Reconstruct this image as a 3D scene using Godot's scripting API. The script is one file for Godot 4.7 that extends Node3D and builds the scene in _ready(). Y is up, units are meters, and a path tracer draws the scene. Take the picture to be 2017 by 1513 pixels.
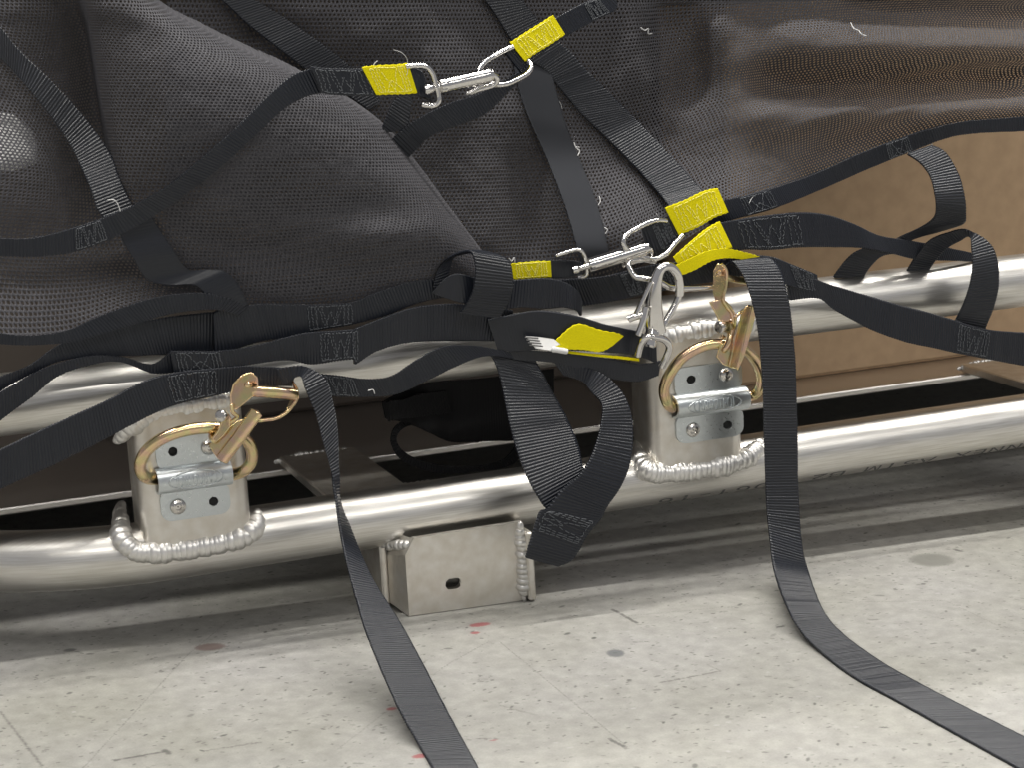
extends Node3D
# A tubular aluminium cargo frame with a black mesh net lashed over its load, on a workshop floor.
# The frame's own axes: x along the pipes, y up, z towards the front. It stands tipped by TILT on the floor (y = 0).

const TILT := 0.029991
const PIPE := 0.02415
const UP_Y := 0.2092
const UP_Z := -0.0108
var M := {}
var taken := {}

# ---------------------------------------------------------------- small helpers
class Shape:
	var v := PackedVector3Array()
	var n := PackedVector3Array()
	var ix := PackedInt32Array()
	var uv := PackedVector2Array()
	func add(p: Vector3, nn: Vector3) -> int:
		v.append(p); n.append(nn)
		return v.size() - 1
	func tri(a: Vector3, b: Vector3, c: Vector3) -> void:
		var nn := (c - a).cross(b - a)
		if nn.length_squared() < 1e-20: return
		nn = nn.normalized()
		var k := v.size()
		for p in [a, b, c]:
			v.append(p); n.append(nn)
		ix.append_array([k, k + 1, k + 2])
	func quad(a: Vector3, b: Vector3, c: Vector3, d: Vector3) -> void:
		tri(a, b, c); tri(a, c, d)
	func strip(k0: int, k1: int, count: int, closed := true) -> void:
		for i in (count if closed else count - 1):
			var j := (i + 1) % count
			ix.append_array([k0 + i, k1 + i, k1 + j, k0 + i, k1 + j, k0 + j])
	func mesh() -> ArrayMesh:
		for i in range(0, ix.size(), 3):
			var p := v[ix[i]]
			if (v[ix[i + 2]] - p).cross(v[ix[i + 1]] - p).dot(n[ix[i]] + n[ix[i + 1]] + n[ix[i + 2]]) < 0.0:
				var k := ix[i + 1]
				ix[i + 1] = ix[i + 2]
				ix[i + 2] = k
		var a := []
		a.resize(Mesh.ARRAY_MAX)
		a[Mesh.ARRAY_VERTEX] = v; a[Mesh.ARRAY_NORMAL] = n; a[Mesh.ARRAY_INDEX] = ix
		if uv.size() == v.size(): a[Mesh.ARRAY_TEX_UV] = uv
		var m := ArrayMesh.new()
		m.add_surface_from_arrays(Mesh.PRIMITIVE_TRIANGLES, a)
		return m

func obj(called: String, s, mat: Material, parent: Node = self) -> MeshInstance3D:
	var o := MeshInstance3D.new()
	o.name = called
	o.mesh = s.mesh() if s is Shape else s
	o.material_override = mat
	parent.add_child(o, true)
	return o

func thing(called: String, label: String, category: String, group := "") -> Node3D:
	var o := Node3D.new()
	if taken.has(called):
		o.name = "%s_%03d" % [called, taken[called]]
		taken[called] += 1
	else:
		o.name = called
		taken[called] = 1
	add_child(o)
	o.set_meta("label", label); o.set_meta("category", category)
	if group: o.set_meta("group", group)
	return o

func spline(p: PackedVector3Array, each := 8, closed := false) -> PackedVector3Array:
	var o := PackedVector3Array()
	var m := p.size()
	for i in (m if closed else m - 1):
		var a := p[(i - 1 + m) % m] if closed else p[maxi(i - 1, 0)]
		var d := p[(i + 2) % m] if closed else p[mini(i + 2, m - 1)]
		for k in each:
			o.append(p[i].cubic_interpolate(p[(i + 1) % m], a, d, float(k) / each))
	if not closed: o.append(p[m - 1])
	return o

func tube(s: Shape, path: PackedVector3Array, r, sides := 12, closed := false, flat := 1.0, up := Vector3.ZERO) -> void:
	var m := path.size()
	var side := Vector3.ZERO
	var first := s.v.size()
	var acc := Vector3.ZERO
	for i in m:
		var a := path[(i - 1 + m) % m] if closed else path[maxi(i - 1, 0)]
		var b := path[(i + 1) % m] if closed else path[mini(i + 1, m - 1)]
		var t := (b - a).normalized()
		if side == Vector3.ZERO:
			side = up.cross(t) if up != Vector3.ZERO else (Vector3.UP.cross(t) if absf(t.y) < 0.9 else Vector3.RIGHT.cross(t))
		elif up != Vector3.ZERO:
			side = up.cross(t)
		side = (side - t * side.dot(t)).normalized()
		var w := t.cross(side)
		var rad: float = r if r is float else r[i]
		for k in sides:
			var g := TAU * k / sides
			var d := side * cos(g) + w * sin(g) * flat
			s.v.append(path[i] + d * rad)
			s.n.append((side * cos(g) * flat + w * sin(g)).normalized())
		acc = t
	for i in (m if closed else m - 1):
		s.strip(first + i * sides, first + ((i + 1) % m) * sides, sides)
	if not closed:
		for e in [0, m - 1]:
			var t2 := (path[1] - path[0]).normalized() * -1.0 if e == 0 else (path[m - 1] - path[m - 2]).normalized()
			var rad2: float = r if r is float else r[e]
			var c := s.add(path[e] + t2 * rad2 * 0.35, t2)
			var ring := s.v.size()
			for k in sides:
				s.add(s.v[first + e * sides + k], (s.n[first + e * sides + k] + t2).normalized())
			for k in sides:
				s.ix.append_array([c, ring + k, ring + (k + 1) % sides] if e else [c, ring + (k + 1) % sides, ring + k])

func lathe(s: Shape, at: Vector3, axis: Vector3, profile: PackedVector2Array, sides := 20) -> void:
	# profile: (distance along the axis, radius)
	var t := axis.normalized()
	var a := (Vector3.UP.cross(t) if absf(t.y) < 0.9 else Vector3.RIGHT.cross(t)).normalized()
	var b := t.cross(a)
	for i in profile.size() - 1:
		var p := profile[i]
		var q := profile[i + 1]
		var slope := (q - p).normalized()
		var k := s.v.size()
		for e in [p, q]:
			for j in sides:
				var d := a * cos(TAU * j / sides) + b * sin(TAU * j / sides)
				s.add(at + t * e.x + d * e.y, (d * slope.x - t * slope.y).normalized())
		s.strip(k, k + sides, sides)

func box(s: Shape, lo: Vector3, hi: Vector3, bevel := 0.001, basis := Basis(), at := Vector3.ZERO) -> void:
	# a box with chamfered edges
	var c := (lo + hi) / 2.0
	var h := (hi - lo) / 2.0
	bevel = minf(bevel, minf(h.x, minf(h.y, h.z)) * 0.9)
	var P := func(x: float, y: float, z: float, keep: int) -> Vector3:
		var b := Vector3(bevel, bevel, bevel)
		b[keep] = 0.0
		return at + basis * (c + Vector3(x * (h.x - b.x), y * (h.y - b.y), z * (h.z - b.z)))
	for ax in 3:
		var u := (ax + 1) % 3
		var w := (ax + 2) % 3
		for sg in [-1.0, 1.0]:
			var q := []
			for e in [[-1, -1], [1, -1], [1, 1], [-1, 1]]:
				var d := Vector3.ZERO
				d[ax] = sg; d[u] = e[0]; d[w] = e[1]
				q.append(P.call(d.x, d.y, d.z, ax))
			if sg > 0: s.quad(q[0], q[3], q[2], q[1])
			else: s.quad(q[0], q[1], q[2], q[3])
	for ax in 3:
		var u := (ax + 1) % 3
		var w := (ax + 2) % 3
		for e in [[-1, -1], [1, -1], [1, 1], [-1, 1]]:
			var d := Vector3.ZERO
			d[u] = e[0]; d[w] = e[1]
			var lo2 := d
			var hi2 := d
			lo2[ax] = -1.0; hi2[ax] = 1.0
			var a1: Vector3 = P.call(lo2.x, lo2.y, lo2.z, u)
			var a2: Vector3 = P.call(hi2.x, hi2.y, hi2.z, u)
			var b1: Vector3 = P.call(lo2.x, lo2.y, lo2.z, w)
			var b2: Vector3 = P.call(hi2.x, hi2.y, hi2.z, w)
			if e[0] * e[1] > 0: s.quad(a1, a2, b2, b1)
			else: s.quad(a1, b1, b2, a2)
	for x in [-1.0, 1.0]:
		for y in [-1.0, 1.0]:
			for z in [-1.0, 1.0]:
				var a: Vector3 = P.call(x, y, z, 0)
				var b: Vector3 = P.call(x, y, z, 1)
				var d: Vector3 = P.call(x, y, z, 2)
				if x * y * z > 0: s.tri(a, d, b)
				else: s.tri(a, b, d)

func sheet(s: Shape, outline: PackedVector2Array, holes: Array, z0: float, z1: float, place := Transform3D(), bevel := 0.0006) -> void:
	# a flat plate with holes: front at z1, back at z0
	var poly := PackedVector2Array(outline)
	for hole in holes:
		var best := 1e9
		var bi := 0
		var bj := 0
		for i in poly.size():
			for j in hole.size():
				var d: float = poly[i].distance_squared_to(hole[j])
				if d < best:
					best = d; bi = i; bj = j
		var joined := PackedVector2Array()
		for i in poly.size():
			joined.append(poly[i])
			if i == bi:
				for k in hole.size() + 1:
					joined.append(hole[(bj - k + hole.size() * 2) % hole.size()])
				joined.append(poly[i] + Vector2(1e-6, 1e-6))
		poly = joined
	var tris := Geometry2D.triangulate_polygon(poly)
	for k in range(0, tris.size(), 3):
		var a := poly[tris[k]]
		var b := poly[tris[k + 1]]
		var c := poly[tris[k + 2]]
		if (b - a).cross(c - a) < 0:
			var x := b
			b = c; c = x
		s.tri(place * Vector3(a.x, a.y, z1), place * Vector3(c.x, c.y, z1), place * Vector3(b.x, b.y, z1))
		s.tri(place * Vector3(a.x, a.y, z0), place * Vector3(b.x, b.y, z0), place * Vector3(c.x, c.y, z0))
	for ring in [outline] + holes:
		var inside: bool = ring != outline
		for i in ring.size():
			var a: Vector2 = ring[i]
			var b: Vector2 = ring[(i + 1) % ring.size()]
			if inside: s.quad(place * Vector3(a.x, a.y, z0), place * Vector3(a.x, a.y, z1), place * Vector3(b.x, b.y, z1), place * Vector3(b.x, b.y, z0))
			else: s.quad(place * Vector3(a.x, a.y, z0), place * Vector3(b.x, b.y, z0), place * Vector3(b.x, b.y, z1), place * Vector3(a.x, a.y, z1))

func round_rect(c: Vector2, w: float, h: float, r: float, each := 5) -> PackedVector2Array:
	var o := PackedVector2Array()
	for q in [[1, 1, 0], [-1, 1, 90], [-1, -1, 180], [1, -1, 270]]:
		for k in each + 1:
			var g := deg_to_rad(q[2] + 90.0 * k / each)
			o.append(c + Vector2(q[0] * (w / 2 - r), q[1] * (h / 2 - r)) + Vector2(cos(g), sin(g)) * r)
	return o

func disc(c: Vector2, r: float, k := 14) -> PackedVector2Array:
	var o := PackedVector2Array()
	for i in k: o.append(c + Vector2.from_angle(TAU * i / k) * r)
	return o

func bead(s: Shape, p: PackedVector3Array, r: float, seed_: int, ripple := 0.0045) -> void:
	# a weld bead: overlapping ripples along a path
	var f := FastNoiseLite.new()
	f.seed = seed_; f.frequency = 60.0
	var fine := spline(p, 30)
	var total := 0.0
	for i in range(1, fine.size()): total += fine[i].distance_to(fine[i - 1])
	var run := 0.0
	var next := 0.0
	var last := fine[0]
	var rng := RandomNumberGenerator.new()
	rng.seed = seed_
	for i in fine.size():
		run += fine[i].distance_to(last)
		last = fine[i]
		if run < next: continue
		next = run + ripple * (rng.randf_range(0.55, 0.95) if ripple < 0.006 else rng.randf_range(0.25, 0.55))
		var t := (fine[mini(i + 2, fine.size() - 1)] - fine[maxi(i - 2, 0)]).normalized()
		var x := t.cross(Vector3(0.1, 0.3, 0.9)).normalized()
		var y := t.cross(x)
		var ends := clampf(minf(run, total - run) / (total * 0.14), 0.0, 1.0)
		var rr := r * lerpf(0.45, 1.0, ends) * (0.94 + 0.30 * f.get_noise_1d(run + 7.0) + rng.randf_range(-0.05, 0.05))
		var c := fine[i] + Vector3(rng.randf_range(-1, 1), rng.randf_range(-1, 1), 0) * r * 0.07
		var lean := (t + x * rng.randf_range(-0.15, 0.15) + y * 0.35).normalized()
		var k0 := s.v.size()
		for lat in 9:
			var la := -PI / 2 + PI * lat / 8.0
			for lon in 14:
				var lo := TAU * lon / 14.0
				var u := Vector3(sin(la), cos(la) * cos(lo), cos(la) * sin(lo))
				s.v.append(c + lean * u.x * ripple * 0.85 + x * u.y * rr + y * u.z * rr)
				s.n.append((lean * u.x / (ripple * 0.85) + x * u.y / rr + y * u.z / rr).normalized())
		for lat in 8: s.strip(k0 + lat * 14, k0 + lat * 14 + 14, 14)

func lettering(text: String, size: float, font_name: String, width := 0.0) -> PackedVector3Array:
	# flat triangles of a text, centred, in the xy plane
	var t := TextMesh.new()
	var f := SystemFont.new()
	f.font_names = PackedStringArray([font_name])
	t.font = f
	t.text = text
	t.font_size = 32
	t.pixel_size = size / 32.0
	t.depth = 0.0
	t.curve_step = 2.0
	var a := t.get_mesh_arrays()
	var o := PackedVector3Array()
	var v: PackedVector3Array = a[Mesh.ARRAY_VERTEX]
	if a[Mesh.ARRAY_INDEX] != null and a[Mesh.ARRAY_INDEX].size():
		for i in a[Mesh.ARRAY_INDEX]: o.append(v[i])
	else:
		o = v
	if width > 0.0:
		var lo := 1e9
		var hi := -1e9
		for p in o:
			lo = minf(lo, p.x); hi = maxf(hi, p.x)
		for i in o.size(): o[i].x *= width / (hi - lo)
	# cut into small pieces so that the text can follow a round surface
	var small := PackedVector3Array()
	var todo := []
	for i in range(0, o.size(), 3): todo.append([o[i], o[i + 1], o[i + 2]])
	while todo.size():
		var q: Array = todo.pop_back()
		var k := 0
		for e in 3:
			if q[e].distance_squared_to(q[(e + 1) % 3]) > q[k].distance_squared_to(q[(k + 1) % 3]): k = e
		if q[k].distance_to(q[(k + 1) % 3]) > size * 0.22:
			var m: Vector3 = (q[k] + q[(k + 1) % 3]) / 2
			todo.append([q[k], m, q[(k + 2) % 3]])
			todo.append([m, q[(k + 1) % 3], q[(k + 2) % 3]])
		else:
			small.append_array(q)
	return small

# ---------------------------------------------------------------- woven things
func rails(d: Array) -> Array:
	# two edges of a strap from rows of six numbers
	var a := PackedVector3Array()
	var b := PackedVector3Array()
	for i in range(0, d.size(), 6):
		a.append(Vector3(d[i], d[i + 1], d[i + 2]))
		b.append(Vector3(d[i + 3], d[i + 4], d[i + 5]))
	return [a, b]

func ribbon(d: Array, thick := 0.0015, rib := 0.24, period := 0.0024) -> Dictionary:
	# webbing: cross ribs as real relief on both faces; returns the shape and its rows
	var e := rails(d)
	var fa := spline(e[0], 24)
	var fb := spline(e[1], 24)
	var length := 0.0
	var cum := PackedFloat32Array([0.0])
	for i in range(1, fa.size()):
		length += ((fa[i] + fb[i]) / 2).distance_to((fa[i - 1] + fb[i - 1]) / 2)
		cum.append(length)
	var step := period / 4.0 if rib > 0.0 else 0.0012
	var rows := maxi(int(length / step), 4)
	var A := PackedVector3Array()
	var B := PackedVector3Array()
	var at := 0
	for k in rows + 1:
		var want := length * k / rows
		while at < cum.size() - 2 and cum[at + 1] < want: at += 1
		var t := clampf((want - cum[at]) / maxf(cum[at + 1] - cum[at], 1e-9), 0, 1)
		A.append(fa[at].lerp(fa[at + 1], t))
		B.append(fb[at].lerp(fb[at + 1], t))
	var s := Shape.new()
	var N := PackedVector3Array()
	var amp0 := rib * 0.001
	var amp := amp0
	var rng := RandomNumberGenerator.new()
	rng.seed = 7 + d.size()
	var wear := FastNoiseLite.new()
	wear.seed = d.size(); wear.frequency = 40.0
	var h := thick / 2.0
	for k in rows + 1:
		var i0 := maxi(k - 3, 0)
		var i1 := mini(k + 3, rows)
		var t := (A[i1] + B[i1] - A[i0] - B[i0]).normalized()
		var w := (B[k] - A[k]).normalized()
		var nn := t.cross(w).normalized()
		N.append(nn)
		var ph := TAU * k / 4.0
		if k % 4 == 2: amp = amp0 * rng.randf_range(0.7, 1.15)
		var fray := w * 0.00035 * wear.get_noise_1d(want_at(length, k, rows))
		var bump := amp * (0.5 + 0.5 * cos(ph)) if rib > 0 else 0.0
		var slope := -amp * 0.5 * sin(ph) * TAU / period if rib > 0 else 0.0
		var nt := (nn - t * slope).normalized()
		var nb := (-nn - t * slope).normalized()
		var inset := w * (0.00035 + 0.00028 * sin(ph + 0.8)) + fray
		var mid := (A[k] + B[k]) / 2
		s.add(A[k] + inset + nn * (h + bump * 0.6), (nt - w * 0.7).normalized())
		s.add(A[k].lerp(B[k], 0.06) + nn * (h + bump), nt)
		s.add(mid + nn * (h + bump), nt)
		s.add(A[k].lerp(B[k], 0.94) + nn * (h + bump), nt)
		s.add(B[k] - inset + nn * (h + bump * 0.6), (nt + w * 0.7).normalized())
		s.add(B[k] - inset - nn * (h + bump * 0.6), (nb + w * 0.7).normalized())
		s.add(A[k].lerp(B[k], 0.94) - nn * (h + bump), nb)
		s.add(mid - nn * (h + bump), nb)
		s.add(A[k].lerp(B[k], 0.06) - nn * (h + bump), nb)
		s.add(A[k] + inset - nn * (h + bump * 0.6), (nb - w * 0.7).normalized())
	for k in rows:
		s.strip(k * 10, k * 10 + 10, 10)
	for k in [0, rows]:
		var o: int = k * 10
		s.quad(s.v[o], s.v[o + 4], s.v[o + 5], s.v[o + 9])
	return {"s": s, "A": A, "B": B, "N": N, "length": length, "h": h + amp0}

func want_at(length: float, k: int, rows: int) -> float: return length * k / rows

func stitches(r: Dictionary, f0: float, f1: float, s: Shape, seed_ := 1) -> void:
	# a box of bar tacks with a zigzag, sewn through the webbing
	var rng := RandomNumberGenerator.new()
	rng.seed = seed_
	var rows: int = r.A.size() - 1
	var face := -1.0 if r.get("flip", false) else 1.0
	var span: float = (f1 - f0) * r.length
	var lines := []
	for v in [0.10, 0.90]: lines.append([Vector2(0, v), Vector2(1, v)])
	for u in [0.0, 0.09, 0.18, 0.82, 0.91, 1.0]: lines.append([Vector2(u, 0.1), Vector2(u, 0.9)])
	var zig := [[0.24, 0.12, 0.5, 0.88], [0.5, 0.88, 0.76, 0.12], [0.24, 0.88, 0.5, 0.5], [0.5, 0.5, 0.76, 0.88]]
	if (int(span * 10000.0) + seed_) % 3: zig = [[0.24, 0.15, 0.37, 0.85], [0.37, 0.85, 0.5, 0.3], [0.5, 0.3, 0.63, 0.85], [0.63, 0.85, 0.76, 0.15], [0.3, 0.15, 0.43, 0.85], [0.57, 0.85, 0.7, 0.15]]
	for q in zig:
		lines.append([Vector2(q[0], q[1]), Vector2(q[2], q[3])])
	for l in lines:
		var size := Vector2((l[1].x - l[0].x) * span, (l[1].y - l[0].y) * 0.025)
		var count := maxi(int(size.length() / 0.0026), 3)
		for k in count:
			var t0 := (k + 0.12) / count
			var t1 := (k + 0.80) / count
			var pts := []
			for t in [t0, t1]:
				var q: Vector2 = l[0].lerp(l[1], t)
				q += Vector2(rng.randf_range(-1, 1), rng.randf_range(-1, 1)) * 0.02
				var fr: float = clampf(f0 + (f1 - f0) * q.x, 0, 1) * rows
				var i := mini(int(fr), rows - 1)
				var a: Vector3 = r.A[i].lerp(r.A[i + 1], fr - i)
				var b: Vector3 = r.B[i].lerp(r.B[i + 1], fr - i)
				pts.append(a.lerp(b, clampf(q.y, 0.03, 0.97)) + r.N[i] * face * (r.h + 0.0001))
			tube(s, PackedVector3Array([pts[0], (pts[0] + pts[1]) / 2 + r.N[mini(int(f0 * rows), rows)] * face * 0.0002, pts[1]]), 0.00036, 5)

func strap(called: String, parent: Node, d: Array, thick := 0.0015, rib := 0.24, mat: Material = null, sewn := []) -> MeshInstance3D:
	var r := ribbon(d, thick, rib)
	var mid: int = r.A.size() / 2
	r.flip = r.N[mid].dot(Vector3(-0.34, 0.21, 0.92)) < 0
	var o := obj(called, r.s, mat if mat else M.web, parent)
	if sewn.size():
		for i in sewn.size():
			var s := Shape.new()
			stitches(r, sewn[i][0], sewn[i][1], s, 11 + i)
			obj("stitching", s, M.stitch, o)
	return o

func panel(rowsn: int, colsn: int, d: Array, pitch_s: float, pitch_t: float, ridge: float, hole := 0.31) -> Shape:
	# knitted mesh cloth: every opening of the net is a real hole between rounded threads
	var ctl := []
	for j in rowsn:
		var row := PackedVector3Array()
		for i in colsn:
			var k := (j * colsn + i) * 3
			row.append(Vector3(d[k], d[k + 1], d[k + 2]))
		ctl.append(row)
	var nv := 150
	var nu := 260
	var fine := []
	for i in colsn:
		var col := PackedVector3Array()
		for j in rowsn: col.append(ctl[j][i])
		fine.append(spline(col, 16))
	var tall: int = fine[0].size()
	var lines := []
	var t_at := PackedFloat32Array([0.0])
	for j in tall:
		var row := PackedVector3Array()
		for i in colsn: row.append(fine[i][j])
		lines.append(spline(row, 16))
	var wide: int = lines[0].size()
	for j in range(1, tall):
		var sum := 0.0
		for i in range(0, wide, 8): sum += lines[j][i].distance_to(lines[j - 1][i])
		t_at.append(t_at[j - 1] + sum / ((wide + 7) / 8))
	# rows at even distances down the cloth, each sampled evenly along its own length from the ridge
	var step := 0.002
	var down := int(t_at[tall - 1] / step)
	var at := 0
	var grid := []
	var start := PackedInt32Array()
	var noise := FastNoiseLite.new()
	noise.seed = 5; noise.frequency = 14.0
	for j in down + 1:
		var want := t_at[tall - 1] * j / down
		while at < tall - 2 and t_at[at + 1] < want: at += 1
		var f := clampf((want - t_at[at]) / (t_at[at + 1] - t_at[at]), 0, 1)
		var row := PackedVector3Array()
		for i in wide: row.append(lines[at][i].lerp(lines[at + 1][i], f))
		var len := PackedFloat32Array([0.0])
		for i in range(1, wide): len.append(len[i - 1] + row[i].distance_to(row[i - 1]))
		var zero := len[int(ridge * (wide - 1))]
		var lo := int(ceil(-zero / step))
		var hi := int(floor((len[wide - 1] - zero) / step))
		var o := PackedVector3Array()
		var a := 0
		for k in range(lo, hi + 1):
			var w := k * step + zero
			while a < wide - 2 and len[a + 1] < w: a += 1
			var p := row[a].lerp(row[a + 1], clampf((w - len[a]) / maxf(len[a + 1] - len[a], 1e-9), 0, 1))
			p += Vector3(0, 0.3, 1) * (0.0014 * noise.get_noise_3dv(p) + 0.0007 * noise.get_noise_3dv(p * 3.3))
			o.append(p)
		grid.append(o)
		start.append(lo)
	var norms := []
	for j in down + 1:
		var o := PackedVector3Array()
		var row: PackedVector3Array = grid[j]
		var j0 := maxi(j - 1, 0)
		var j1 := mini(j + 1, down)
		for k in row.size():
			var a := row[mini(k + 1, row.size() - 1)] - row[maxi(k - 1, 0)]
			var s := k + start[j]
			var u: Vector3 = grid[j0][clampi(s - start[j0], 0, grid[j0].size() - 1)]
			var w: Vector3 = grid[j1][clampi(s - start[j1], 0, grid[j1].size() - 1)]
			o.append(a.cross(u - w).normalized())
		norms.append(o)
	var sh := Shape.new()
	var outer := [Vector2(-0.5, -0.5), Vector2(0, -0.5), Vector2(0.5, -0.5), Vector2(0.5, 0.5), Vector2(0, 0.5), Vector2(-0.5, 0.5)]
	var inner := [Vector2(-0.82, -0.57), Vector2(0, -1), Vector2(0.82, -0.57), Vector2(0.82, 0.57), Vector2(0, 1), Vector2(-0.82, 0.57)]
	var rng := RandomNumberGenerator.new()
	rng.seed = 3
	for jt in int(down * step / pitch_t):
		var ct := (jt + 0.5) * pitch_t
		var row_j := clampi(int(ct / step), 0, down)
		var i0 := int(floor(start[row_j] * step / pitch_s))
		var i1 := int(ceil((start[row_j] + grid[row_j].size()) * step / pitch_s))
		for i in range(i0, i1):
			var cs := (i + 0.5 * (jt & 1)) * pitch_s
			var k := int(floor(cs / step)) - start[row_j]
			if k < 1 or k >= grid[row_j].size() - 2: continue
			var base := sh.v.size()
			var hr := hole * rng.randf_range(0.9, 1.1)
			for e in 12:
				var q: Vector2 = outer[e] if e < 6 else inner[e - 6] * hr
				var fs := (cs + q.x * pitch_s) / step
				var ft := clampf((ct + q.y * pitch_t) / step, 0, down - 0.001)
				var j := int(ft)
				var gj := ft - j
				var g0: PackedVector3Array = grid[j]
				var g1: PackedVector3Array = grid[j + 1]
				var x0 := clampf(fs - start[j], 0, g0.size() - 1.001)
				var x1 := clampf(fs - start[j + 1], 0, g1.size() - 1.001)
				var a := int(x0)
				var b := int(x1)
				var p := g0[a].lerp(g0[a + 1], x0 - a).lerp(g1[b].lerp(g1[b + 1], x1 - b), gj)
				var nn: Vector3 = norms[j][a]
				sh.v.append(p if e < 6 else p - nn * 0.0003)
				sh.n.append(nn)
			var mid := (sh.v[base] + sh.v[base + 3]) / 2
			for e in 6:
				var inw := (mid - sh.v[base + 6 + e]).normalized()
				sh.n[base + 6 + e] = (sh.n[base + 6 + e] + inw * 0.8).normalized()
				var f := (e + 1) % 6
				sh.ix.append_array([base + e, base + f, base + 6 + f, base + e, base + 6 + f, base + 6 + e])
	return sh

# ---------------------------------------------------------------- materials
func noise_tex(freq: float, lo: Color, hi: Color, seed_: int, size := 512, squash := 1.0) -> ImageTexture:
	var f := FastNoiseLite.new()
	f.seed = seed_; f.frequency = freq
	f.fractal_octaves = 4
	var im := f.get_seamless_image(size, size)
	var out := Image.create(size, size, false, Image.FORMAT_RGB8)
	for y in size:
		for x in size:
			out.set_pixel(x, y, lo.lerp(hi, im.get_pixel(x, int(y * squash) % size).r))
	return ImageTexture.create_from_image(out)

func metal(col: Color, rough: float, metallic := 1.0) -> StandardMaterial3D:
	var m := StandardMaterial3D.new()
	m.albedo_color = col.linear_to_srgb()
	m.metallic = metallic
	m.roughness = rough
	return m

func cloth(col: Color, rough: float, spec := 0.5) -> StandardMaterial3D:
	var m := StandardMaterial3D.new()
	m.albedo_color = col.linear_to_srgb()
	m.roughness = rough
	m.metallic_specular = spec
	return m

func triplanar(m: StandardMaterial3D, scale: Vector3) -> void:
	m.uv1_triplanar = true
	m.uv1_scale = scale

func make_materials() -> void:
	M.web = cloth(Color(0.0090, 0.0112, 0.0175), 0.36, 0.48)
	M.dark = cloth(Color(0.010, 0.010, 0.011), 0.7, 0.3)
	M.band = cloth(Color(0.032, 0.034, 0.040), 0.8, 0.3)
	M.net = cloth(Color(0.064, 0.063, 0.070), 0.75, 0.3)
	M.stitch = cloth(Color(0.10, 0.108, 0.12), 0.5)
	M.thread = cloth(Color(0.55, 0.55, 0.55), 0.6)
	M.pad = cloth(Color(0.012, 0.011, 0.011), 0.9, 0.3)
	M.yellow = cloth(Color(0.90, 0.79, 0.004), 0.75, 0.3)
	M.yellow.albedo_texture = noise_tex(0.12, Color(0.86, 0.86, 0.84), Color(1, 1, 1), 21, 256)
	triplanar(M.yellow, Vector3(22, 22, 22))
	M.yellow_thread = cloth(Color(0.86, 0.80, 0.18), 0.6)
	M.alu = metal(Color(0.82, 0.81, 0.785), 1.0)
	M.alu.albedo_texture = noise_tex(0.04, Color(0.86, 0.85, 0.835), Color(1, 1, 1), 4)
	M.alu.roughness_texture = noise_tex(0.05, Color(0.28, 0.28, 0.28), Color(0.46, 0.46, 0.46), 8)
	triplanar(M.alu, Vector3(0.9, 26, 26))
	M.alu.uv1_triplanar_sharpness = 4.0
	M.plate = metal(Color(0.83, 0.81, 0.77), 1.0)
	M.plate.albedo_texture = noise_tex(0.012, Color(0.92, 0.905, 0.88), Color(1, 1, 1), 14)
	M.plate.roughness_texture = noise_tex(0.02, Color(0.40, 0.40, 0.40), Color(0.50, 0.50, 0.50), 18)
	triplanar(M.plate, Vector3(9, 9, 9))
	M.deck = metal(Color(0.72, 0.70, 0.68), 0.34)
	M.weld = metal(Color(0.80, 0.79, 0.77), 0.40)
	M.chrome = metal(Color(0.70, 0.685, 0.67), 0.07)
	M.zinc = metal(Color(0.62, 0.66, 0.68), 1.0)
	M.zinc.roughness_texture = noise_tex(0.05, Color(0.24, 0.24, 0.24), Color(0.42, 0.42, 0.42), 28)
	triplanar(M.zinc, Vector3(14, 14, 14))
	M.gold = metal(Color(1, 1, 1), 0.24)
	M.gold.albedo_texture = iridescent()
	triplanar(M.gold, Vector3(14, 14, 14))
	M.steel = metal(Color(0.62, 0.60, 0.57), 0.2)
	M.carton = cloth(Color(0.58, 0.41, 0.26), 0.8, 0.3)
	M.carton.albedo_texture = noise_tex(0.02, Color(0.93, 0.93, 0.93), Color(1, 1, 1), 31, 512)
	triplanar(M.carton, Vector3(4, 4, 4))
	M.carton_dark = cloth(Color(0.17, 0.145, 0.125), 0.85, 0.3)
	M.bundle = cloth(Color(0.02, 0.018, 0.017), 0.8, 0.3)
	M.ink = cloth(Color(0.13, 0.13, 0.13), 0.7)
	M.hole = cloth(Color(0.02, 0.02, 0.02), 0.9)
	M.paper = cloth(Color(0.7, 0.7, 0.69), 0.7)

func iridescent() -> ImageTexture:
	# yellow chromate: straw, pink and green patches
	var f := FastNoiseLite.new()
	f.seed = 77; f.frequency = 0.018
	var im := f.get_seamless_image(256, 256)
	var out := Image.create(256, 256, false, Image.FORMAT_RGB8)
	var g := Gradient.new()
	g.offsets = PackedFloat32Array([0.0, 0.32, 0.5, 0.68, 1.0])
	g.colors = PackedColorArray([Color(0.82, 0.68, 0.68), Color(0.90, 0.76, 0.66), Color(0.90, 0.79, 0.62), Color(0.87, 0.82, 0.60), Color(0.74, 0.79, 0.60)])
	for y in 256:
		for x in 256: out.set_pixel(x, y, g.sample(im.get_pixel(x, y).r))
	return ImageTexture.create_from_image(out)

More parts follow.
